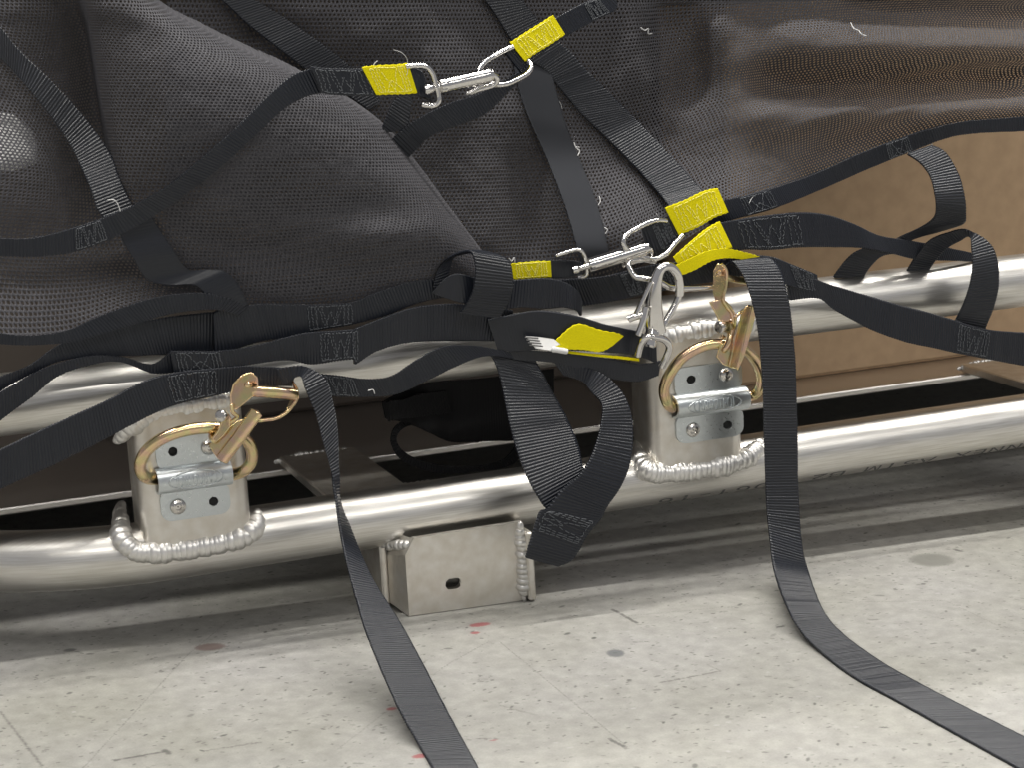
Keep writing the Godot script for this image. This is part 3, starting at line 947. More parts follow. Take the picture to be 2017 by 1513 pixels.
func build_buckles() -> void:
	var toward := Vector3(-0.34, 0.2, 0.92)
	var h := thing("cam_buckle", "gold zinc cam buckle hooked to the ring on the left post", "buckle", "gold cam buckles")
	slab("side_plate", h, [Vector3(-0.2545, 0.2064, 0.081), Vector3(-0.2522, 0.215, 0.083), Vector3(-0.2456, 0.2207, 0.084), Vector3(-0.239, 0.2224, 0.084), Vector3(-0.2349, 0.2186, 0.084), Vector3(-0.2343, 0.2118, 0.083), Vector3(-0.2371, 0.2053, 0.082), Vector3(-0.2444, 0.1997, 0.081), Vector3(-0.2506, 0.1951, 0.08), Vector3(-0.2533, 0.1953, 0.08), Vector3(-0.2542, 0.2008, 0.08)], toward + Vector3(-0.5, 0, 0), 0.0016, M.gold)
	rivet(h, Vector3(-0.2421, 0.2138, 0.0855), toward + Vector3(-0.5, 0, 0), 0.0026, M.gold)
	var s := Shape.new()
	tube(s, pts([Vector3(-0.2384, 0.2078, 0.08), Vector3(-0.2205, 0.2042, 0.076), Vector3(-0.203, 0.2, 0.071)]), 0.0047, 20)
	obj("roller", s, M.gold, h)
	slab("side_plate", h, [Vector3(-0.2049, 0.2104, 0.073), Vector3(-0.2012, 0.2046, 0.071), Vector3(-0.2005, 0.1969, 0.07), Vector3(-0.2031, 0.1924, 0.07), Vector3(-0.2096, 0.1868, 0.07), Vector3(-0.2086, 0.1882, 0.066), Vector3(-0.203, 0.1936, 0.064), Vector3(-0.2011, 0.2013, 0.064)], Vector3(0.9, 0.1, 0.4), 0.0016, M.gold)
	part_tube("side_strap", h, [Vector3(-0.2017, 0.1962, 0.07), Vector3(-0.2088, 0.1875, 0.07), Vector3(-0.218, 0.1831, 0.071), Vector3(-0.2276, 0.1827, 0.072), Vector3(-0.2378, 0.1825, 0.072)], 0.0015, M.gold, 8, 8)
	part_tube("side_strap", h, [Vector3(-0.2539, 0.1992, 0.08), Vector3(-0.2532, 0.1928, 0.079), Vector3(-0.2495, 0.1882, 0.077), Vector3(-0.2537, 0.1841, 0.074), Vector3(-0.2571, 0.18, 0.071)], 0.0016, M.gold, 8, 8)
	slab("cam_plate", h, [Vector3(-0.2687, 0.1657, 0.064), Vector3(-0.2585, 0.176, 0.066), Vector3(-0.247, 0.1826, 0.068), Vector3(-0.2372, 0.1856, 0.07), Vector3(-0.2439, 0.1753, 0.07), Vector3(-0.2639, 0.1558, 0.068)], toward, 0.0018, M.gold)
	s = Shape.new()
	tube(s, pts([Vector3(-0.2354, 0.1912, 0.08), Vector3(-0.2387, 0.1869, 0.08), Vector3(-0.2498, 0.1721, 0.078), Vector3(-0.2627, 0.1564, 0.075)]), 0.0052, 16, false, 0.55, toward)
	obj("lever", s, M.gold, h)
	slab("clevis", h, [Vector3(-0.2571, 0.1922, 0.074), Vector3(-0.2549, 0.1875, 0.075), Vector3(-0.2554, 0.1804, 0.074), Vector3(-0.2599, 0.1742, 0.072), Vector3(-0.2652, 0.1697, 0.07), Vector3(-0.2673, 0.1722, 0.07), Vector3(-0.2628, 0.1784, 0.072), Vector3(-0.2605, 0.1856, 0.074)], toward + Vector3(-0.4, 0, 0), 0.0020, M.gold)
	part_tube("clevis_pin", h, [Vector3(-0.2659, 0.1705, 0.07), Vector3(-0.266, 0.1716, 0.06), Vector3(-0.2612, 0.177, 0.054), Vector3(-0.2566, 0.1789, 0.058)], 0.0028, M.gold, 8, 10)
	rivet(h, Vector3(-0.2615, 0.19, 0.076), toward + Vector3(-0.4, 0, 0), 0.0046, M.steel)

	h = thing("cam_buckle", "gold zinc cam buckle hooked to the ring on the right post", "buckle", "gold cam buckles")
	slab("side_plate", h, [Vector3(0.1534, 0.2678, 0.062), Vector3(0.1561, 0.2729, 0.064), Vector3(0.1602, 0.2719, 0.065), Vector3(0.1615, 0.2623, 0.066), Vector3(0.1591, 0.2446, 0.067), Vector3(0.1542, 0.2429, 0.064), Vector3(0.1529, 0.2499, 0.062)], Vector3(-0.8, 0.1, 0.6), 0.0016, M.gold)
	part_tube("side_strap", h, [Vector3(0.1574, 0.2732, 0.067), Vector3(0.1615, 0.268, 0.068), Vector3(0.1614, 0.2563, 0.068), Vector3(0.1581, 0.245, 0.069), Vector3(0.1618, 0.238, 0.069), Vector3(0.1664, 0.2316, 0.068), Vector3(0.1678, 0.222, 0.067), Vector3(0.166, 0.2127, 0.066)], 0.0014, M.gold, 8, 8)
	rivet(h, Vector3(0.1562, 0.2657, 0.0665), Vector3(-0.8, 0.1, 0.6), 0.0024, M.gold)
	s = Shape.new()
	tube(s, pts([Vector3(0.1625, 0.2616, 0.064), Vector3(0.1761, 0.2582, 0.062), Vector3(0.1934, 0.2537, 0.06)]), 0.0028, 16)
	obj("roller", s, M.gold, h)
	slab("cam_plate", h, [Vector3(0.1491, 0.2415, 0.063), Vector3(0.1596, 0.2436, 0.066), Vector3(0.1656, 0.2374, 0.067), Vector3(0.1698, 0.231, 0.066), Vector3(0.1632, 0.2257, 0.066), Vector3(0.1563, 0.2273, 0.065), Vector3(0.1532, 0.2346, 0.064)], toward, 0.0020, M.gold)
	part_tube("side_strap", h, [Vector3(0.1857, 0.2354, 0.064), Vector3(0.1777, 0.2328, 0.065), Vector3(0.1711, 0.2284, 0.066), Vector3(0.1697, 0.2196, 0.066), Vector3(0.1674, 0.2118, 0.066)], 0.0014, M.gold, 8, 8)
	slab("lever", h, [Vector3(0.1762, 0.2333, 0.068), Vector3(0.1803, 0.2374, 0.069), Vector3(0.184, 0.2371, 0.069), Vector3(0.1788, 0.2195, 0.07), Vector3(0.1684, 0.1864, 0.072), Vector3(0.1624, 0.1884, 0.071), Vector3(0.1681, 0.2119, 0.07)], Vector3(-0.85, 0.05, 0.5), 0.0016, M.gold)
	slab("lever_flange", h, [Vector3(0.184, 0.2371, 0.069), Vector3(0.1888, 0.2351, 0.067), Vector3(0.1869, 0.2247, 0.067), Vector3(0.1765, 0.1962, 0.069), Vector3(0.1696, 0.1853, 0.0715), Vector3(0.1788, 0.2195, 0.07)], Vector3(0.5, 0.05, 0.85), 0.0016, M.gold)
	slab("cam_plate", h, [Vector3(0.1582, 0.2045, 0.063), Vector3(0.1674, 0.2099, 0.065), Vector3(0.165, 0.1874, 0.066), Vector3(0.1604, 0.19, 0.064), Vector3(0.1558, 0.196, 0.062)], toward, 0.0018, M.gold)
	part_tube("clevis_pin", h, [Vector3(0.167, 0.2153, 0.064), Vector3(0.165, 0.2086, 0.066), Vector3(0.1614, 0.2018, 0.064), Vector3(0.1626, 0.2028, 0.055), Vector3(0.167, 0.2103, 0.051)], 0.0028, M.gold, 8, 10)
	s = Shape.new()
	lathe(s, Vector3(0.167, 0.2212, 0.064), Vector3(-0.9, 0.0, 0.42), PackedVector2Array([Vector2(0, 0), Vector2(0, 0.0050), Vector2(0.0016, 0.0050), Vector2(0.0018, 0.0040), Vector2(0.0030, 0.0040), Vector2(0.0032, 0.0052), Vector2(0.0048, 0.0052), Vector2(0.0050, 0.0)]), 20)
	obj("washer", s, M.gold, h)
	rivet(h, Vector3(0.1562, 0.2213, 0.067), Vector3(-0.9, 0.0, 0.42), 0.0052, M.steel)

# ---------------------------------------------------------------- the scene
func _ready() -> void:
	var cam := Camera3D.new()
	cam.name = "camera"
	cam.fov = 21.9552
	cam.near = 0.05
	cam.far = 60.0
	var lens := CameraAttributesPhysical.new()
	lens.frustum_focal_length = 61.864
	lens.frustum_focus_distance = 1.6
	lens.exposure_aperture = 22.0
	lens.frustum_near = 0.05
	lens.frustum_far = 60.0
	cam.attributes = lens
	add_child(cam)
	cam.transform = Transform3D(Basis(Vector3(0.93518, -0.024682, 0.353313), Vector3(0.092016, 0.980246, -0.175076), Vector3(-0.342012, 0.196238, 0.918977)), Vector3(-0.56138, 0.49769, 1.5042))
	var env := Environment.new()
	env.background_mode = Environment.BG_COLOR
	env.background_color = Color(0.53, 0.53, 0.54)
	env.tonemap_mode = Environment.TONE_MAPPER_LINEAR
	env.tonemap_exposure = 1.22
	env.sdfgi_enabled = true
	env.ssao_enabled = true
	env.ssil_enabled = true
	var we := WorldEnvironment.new()
	we.name = "surroundings"
	we.environment = env
	add_child(we)
	make_materials()
	# rows of ceiling lamps parallel to the frame, out of the picture
	for r in [[-2.4, "row of ceiling tubes behind the carrier", 0.9], [0.12, "row of ceiling tubes straight above the carrier", 1.5], [1.15, "row of ceiling tubes just in front of the carrier", 0.3], [4.6, "row of ceiling tubes behind the camera", 0.75]]:
		var lamp := thing("ceiling_light", r[1], "ceiling light", "ceiling lights")
		lamp.position = Vector3(0.2, 4.2, r[0])
		var hs := Shape.new()
		box(hs, Vector3(-3.6, 0.03, -0.12), Vector3(3.6, 0.10, 0.12), 0.01)
		obj("housing", hs, cloth(Color(0.7, 0.7, 0.7), 0.5), lamp)
		var glow := StandardMaterial3D.new()
		glow.albedo_color = Color(0.9, 0.9, 0.9)
		glow.emission_enabled = true
		glow.emission = Color(1.0, 0.985, 0.955)
		glow.emission_energy_multiplier = 14.0 * r[2]
		var ts := Shape.new()
		box(ts, Vector3(-3.55, 0.012, -0.06), Vector3(3.55, 0.029, 0.06), 0.004)
		obj("lamp_tube", ts, glow, lamp)
		var al := AreaLight3D.new()
		al.name = "light"
		al.area_size = Vector2(7.1, 0.12)
		al.light_color = Color(1.0, 0.985, 0.955)
		al.light_energy = 13.6 * r[2]
		al.shadow_enabled = true
		al.rotation.x = -PI / 2
		lamp.add_child(al)
	# floor
	var fm := cloth(Color(0.85, 0.85, 0.85), 0.62, 0.4)
	fm.albedo_color = Color(0.72, 0.725, 0.75)
	fm.albedo_texture = floor_texture()
	var fl := MeshInstance3D.new()
	fl.name = "floor"
	var fs := Shape.new()
	for p in [Vector3(-6, 0, -6), Vector3(6, 0, -6), Vector3(6, 0, 6), Vector3(-6, 0, 6)]:
		fs.add(p, Vector3.UP)
		fs.uv.append(Vector2((p.x + 0.85) / 1.9, (p.z + 1.2) / 1.9))
	fs.ix.append_array([0, 1, 2, 0, 2, 3])
	fl.mesh = fs.mesh()
	fl.material_override = fm
	fl.set_meta("kind", "structure")
	add_child(fl)
	build_frame()
	# the load
	var bx := thing("cardboard_box", "brown cardboard box standing on the deck behind the right post", "box")
	bx.rotation.z = TILT
	var bs := Shape.new()
	box(bs, Vector3(0.335, 0.0855, -0.62), Vector3(1.25, 0.47, -0.255), 0.004)
	obj("carton", bs, M.carton, bx)
	var ld := thing("cardboard_box", "cardboard box on the deck hidden behind the left black mesh net", "box")
	ld.rotation.z = TILT
	bs = Shape.new()
	box(bs, Vector3(-0.95, 0.0855, -0.72), Vector3(0.325, 0.58, -0.40), 0.004)
	obj("carton", bs, M.carton_dark, ld)
	var tbd := thing("top_board", "dark board lying on top of the load under the mesh nets", "board")
	tbd.rotation.z = TILT
	bs = Shape.new()
	box(bs, Vector3(-0.95, 0.581, -0.74), Vector3(1.25, 0.603, -0.062), 0.006)
	obj("board", bs, M.bundle, tbd)
	var wp := thing("white_parcel", "small white parcel showing through the mesh at the far left", "parcel")
	slab("wrapping", wp, [Vector3(-0.4215, 0.4121, -0.016), Vector3(-0.3887, 0.4098, -0.016), Vector3(-0.3779, 0.3981, -0.014), Vector3(-0.3749, 0.3815, -0.012), Vector3(-0.3951, 0.3788, -0.012), Vector3(-0.4243, 0.3811, -0.012)], Vector3(-0.2, 0.5, 0.8), 0.012, M.paper)
	# nets
	var nl := thing("cargo_net", "left black mesh cargo net bulging forward with sewn webbing straps", "cargo net", "mesh cargo nets over the load")
	var nr := thing("cargo_net", "right black mesh cargo net with yellow tags draped over the cardboard box", "cargo net", "mesh cargo nets over the load")
	obj("mesh_panel", panel(12, 11, LEFT_PANEL, 0.0034, 0.0030, 0.4, 0.33), M.net, nl)
	obj("mesh_panel", panel(16, 25, RIGHT_PANEL, 0.0034, 0.0030, 0.0, 0.31), M.net, nr)
	var t0 := thing("hanging_strap", "loose webbing strap running from the left buckle down to the floor", "strap", "loose webbing tails")
	var t1 := thing("hanging_strap", "loose webbing strap hanging over the right buckle and curving along the floor", "strap", "loose webbing tails")
	var t2 := thing("strap_loop", "black webbing loop hanging over the lower pipe between the two posts", "strap")
	var tb := thing("strap_bundle", "dark bundle of rolled webbing between the pipes on the deck side", "strap")
	var owner_of := {"L": nl, "R": nr, "T0": t0, "T1": t1, "T2": t2, "B": tb}
	for e in STRAPS:
		strap("strap", owner_of[e[0]], e[1], e[2], e[3], M[e[4]] if e[4] else null, e[5])
	for e in TAGS:
		var r := ribbon(e[1], 0.0012, 0.0)
		r.flip = r.N[r.A.size() / 2].dot(Vector3(-0.34, 0.21, 0.92)) < 0
		var o := obj("tag", r.s, M.yellow, owner_of[e[0]])
		if e[2]:
			var st := Shape.new()
			stitches(r, 0.12, 0.88, st, 5)
			obj("stitching", st, M.yellow_thread, o)
	part_tube("loose_thread", nl, [Vector3(-0.1337, 0.4429, 0.0770), Vector3(-0.1321, 0.4455, 0.0770), Vector3(-0.1301, 0.4469, 0.0770)], 0.0004, M.thread, 4, 5)
	part_tube("loose_thread", nl, [Vector3(-0.1185, 0.4547, 0.0800), Vector3(-0.1126, 0.4527, 0.0800), Vector3(-0.1084, 0.4484, 0.0800), Vector3(-0.1078, 0.4432, 0.0800), Vector3(-0.1080, 0.4379, 0.0800), Vector3(-0.1089, 0.4357, 0.0800)], 0.0002, M.thread, 4, 5)
	part_tube("loose_thread", nr, [Vector3(0.0576, 0.4102, -0.0392), Vector3(0.0597, 0.4055, -0.0391), Vector3(0.0623, 0.4020, -0.0389), Vector3(0.0634, 0.3978, -0.0386)], 0.00035, M.thread, 4, 5)
	part_tube("loose_thread", nr, [Vector3(0.0711, 0.3699, -0.0330), Vector3(0.0722, 0.3657, -0.0314), Vector3(0.0751, 0.3627, -0.0307), Vector3(0.0729, 0.3591, -0.0291)], 0.0005, M.thread, 4, 5)
	part_tube("loose_thread", nr, [Vector3(0.0718, 0.3666, -0.0315), Vector3(0.0755, 0.3656, -0.0315)], 0.0004, M.thread, 4, 5)
	part_tube("loose_thread", nr, [Vector3(0.0844, 0.3260, -0.0120), Vector3(0.0835, 0.3222, -0.0078), Vector3(0.0810, 0.3191, -0.0065)], 0.0004, M.thread, 4, 5)
	part_tube("loose_thread", nr, [Vector3(0.1366, 0.4619, -0.0396), Vector3(0.1411, 0.4596, -0.0413), Vector3(0.1456, 0.4611, -0.0440), Vector3(0.1448, 0.4569, -0.0432), Vector3(0.1497, 0.4568, -0.0458)], 0.0005, M.thread, 4, 5)
	part_tube("loose_thread", nr, [Vector3(0.3355, 0.4603, -0.0359), Vector3(0.3346, 0.4556, -0.0290), Vector3(0.3375, 0.4538, -0.0261), Vector3(0.3385, 0.4508, -0.0227), Vector3(0.3428, 0.4489, -0.0214)], 0.0005, M.thread, 4, 5)
	part_tube("loose_thread", nr, [Vector3(0.0798, 0.3021, 0.0084), Vector3(0.0816, 0.3005, 0.0105), Vector3(0.0796, 0.2973, 0.0108)], 0.0004, M.thread, 4, 5)
	part_tube("loose_thread", nl, [Vector3(-0.3326, 0.3544, 0.0620), Vector3(-0.3285, 0.3545, 0.0620), Vector3(-0.3258, 0.3518, 0.0620), Vector3(-0.3240, 0.3458, 0.0620)], 0.0004, M.thread, 4, 5)
	part_tube("loose_thread", nl, [Vector3(-0.0184, 0.2881, 0.0460), Vector3(-0.0163, 0.2856, 0.0460), Vector3(-0.0141, 0.2882, 0.0460), Vector3(-0.0137, 0.2850, 0.0460)], 0.0005, M.thread, 4, 5)
	part_tube("loose_thread", nr, [Vector3(0.1118, 0.3150, 0.0420), Vector3(0.1140, 0.3108, 0.0420), Vector3(0.1176, 0.3080, 0.0420)], 0.0003, M.thread, 4, 5)
	part_tube("loose_thread", nl, [Vector3(-0.1432, 0.1955, 0.0620), Vector3(-0.1391, 0.1959, 0.0620), Vector3(-0.1380, 0.1926, 0.0620)], 0.0004, M.thread, 4, 5)
	part_tube("loose_thread", nr, [Vector3(0.2070, 0.3155, 0.0204), Vector3(0.2129, 0.3199, 0.0154), Vector3(0.2210, 0.3211, 0.0110)], 0.00025, M.thread, 4, 5)
	part_tube("loose_thread", nr, [Vector3(0.4046, 0.3538, -0.0176), Vector3(0.4088, 0.3522, -0.0176)], 0.0005, M.thread, 4, 5)
	var lab := slab("care_label", nl, [Vector3(-0.0145, 0.2286, 0.069), Vector3(-0.0034, 0.2268, 0.069), Vector3(0.0087, 0.2241, 0.069), Vector3(0.0167, 0.2176, 0.068), Vector3(0.0071, 0.215, 0.067), Vector3(-0.0062, 0.2179, 0.068)], Vector3(-0.3, 0.6, 0.8), 0.0005, M.paper)
	for k in 4:
		part_tube("printed_bar", lab, [Vector3(-0.016, 0.2281, 0.0705) + Vector3(0.0012, -0.0022, 0.0) * k, Vector3(-0.0048, 0.2263, 0.0705) + Vector3(0.0012, -0.0022, 0.0) * k], 0.0006, M.ink, 2, 5)
	part_tube("plastic_fastener", nl, [Vector3(0.0076, 0.2161, 0.069), Vector3(0.0115, 0.2155, 0.07), Vector3(0.0197, 0.2134, 0.069)], 0.0024, M.paper, 4, 8)
	build_rings(nr)
	build_hooks()
	build_buckles()

const LEFT_PANEL := [-0.4062, 0.6161, -0.75, -0.3808, 0.6169, -0.75, -0.3573, 0.6176, -0.75, -0.3372, 0.6182, -0.75, -0.3354, 0.6182, -0.75, -0.3312, 0.6183, -0.75, -0.3211, 0.6187, -0.75, -0.3093, 0.619, -0.75, -0.2974, 0.6194, -0.75, -0.2859, 0.6197, -0.75, -0.2813, 0.6198, -0.75, -0.4063, 0.6201, -0.3, -0.3809, 0.6209, -0.3, -0.3575, 0.6216, -0.3, -0.3373, 0.6222, -0.3, -0.3355, 0.6222, -0.3, -0.3313, 0.6223, -0.3, -0.3212, 0.6226, -0.3, -0.3094, 0.623, -0.3, -0.2975, 0.6234, -0.3, -0.286, 0.6237, -0.3, -0.2814, 0.6238, -0.3, -0.4054, 0.5881, -0.047, -0.3799, 0.5889, -0.047, -0.3565, 0.5896, -0.0495, -0.3363, 0.5902, -0.052, -0.3345, 0.5902, -0.0395, -0.3303, 0.5904, -0.0345, -0.3202, 0.5907, -0.0333, -0.3084, 0.591, -0.0345, -0.2965, 0.5914, -0.0383, -0.285, 0.5917, -0.0445, -0.2805, 0.5919, -0.052, -0.403, 0.5076, -0.02, -0.3775, 0.507, -0.02, -0.354, 0.5066, -0.03, -0.3338, 0.5062, -0.04, -0.332, 0.5057, 0.01, -0.3278, 0.5054, 0.03, -0.3177, 0.5052, 0.035, -0.3058, 0.5049, 0.03, -0.2939, 0.5048, 0.015, -0.2825, 0.5066, -0.01, -0.278, 0.5087, -0.04, -0.4063, 0.4766, -0.01, -0.3769, 0.472, -0.015, -0.349, 0.4709, -0.03, -0.3257, 0.4738, -0.045, -0.3285, 0.4745, 0.01, -0.3215, 0.4745, 0.035, -0.3008, 0.4722, 0.042, -0.2746, 0.4695, 0.04, -0.2508, 0.4678, 0.025, -0.2339, 0.4677, 0, -0.2269, 0.4728, -0.04, -0.4098, 0.444, 0, -0.3762, 0.4387, -0.01, -0.3438, 0.4367, -0.03, -0.3222, 0.4392, -0.045, -0.3259, 0.4413, 0.015, -0.3156, 0.4417, 0.042, -0.2792, 0.4407, 0.055, -0.2306, 0.437, 0.055, -0.1924, 0.4332, 0.04, -0.1649, 0.4311, 0.01, -0.158, 0.4373, -0.03, -0.413, 0.4152, 0.01, -0.3803, 0.4079, 0.005, -0.3436, 0.4048, -0.02, -0.3195, 0.4046, -0.04, -0.3233, 0.4079, 0.02, -0.3108, 0.4087, 0.045, -0.2639, 0.4074, 0.062, -0.1994, 0.4044, 0.062, -0.1479, 0.4011, 0.045, -0.1125, 0.3984, 0.01, -0.1032, 0.4011, -0.03, -0.4167, 0.387, 0.025, -0.3805, 0.381, 0.02, -0.3434, 0.3731, -0.01, -0.3175, 0.3702, -0.03, -0.3196, 0.3744, 0.025, -0.3056, 0.3752, 0.046, -0.2503, 0.3732, 0.06, -0.1777, 0.3694, 0.062, -0.1171, 0.3648, 0.045, -0.0805, 0.361, 0.01, -0.0704, 0.3629, -0.03, -0.4197, 0.3546, 0.03, -0.3797, 0.3498, 0.025, -0.3432, 0.3433, 0, -0.3171, 0.3389, -0.01, -0.3138, 0.3423, 0.028, -0.2977, 0.3427, 0.043, -0.2351, 0.3377, 0.052, -0.1536, 0.3349, 0.055, -0.0936, 0.3341, 0.045, -0.057, 0.3286, 0.01, -0.0468, 0.3297, -0.03, -0.4217, 0.3249, 0.028, -0.3817, 0.3199, 0.024, -0.3429, 0.3138, 0.01, -0.3164, 0.3119, 0.01, -0.3062, 0.3133, 0.028, -0.283, 0.3126, 0.036, -0.2136, 0.3079, 0.037, -0.1399, 0.3132, 0.06, -0.0794, 0.314, 0.05, -0.0379, 0.3011, 0.012, -0.03, 0.3034, -0.02, -0.4241, 0.2956, 0.03, -0.3843, 0.2904, 0.028, -0.3458, 0.2881, 0.018, -0.3144, 0.2888, 0.012, -0.2928, 0.2883, 0.02, -0.2606, 0.2854, 0.032, -0.1996, 0.2858, 0.04, -0.1283, 0.2871, 0.045, -0.0661, 0.2866, 0.045, -0.0215, 0.2756, 0.015, -0.0144, 0.2783, -0.01, -0.4288, 0.2583, 0.048, -0.393, 0.2552, 0.048, -0.3592, 0.2565, 0.043, -0.3201, 0.2697, 0.038, -0.285, 0.2742, 0.035, -0.2465, 0.2671, 0.034, -0.1919, 0.2583, 0.036, -0.1278, 0.2625, 0.04, -0.0691, 0.2701, 0.04, -0.015, 0.2593, 0.02, -0.0076, 0.2602, 0]
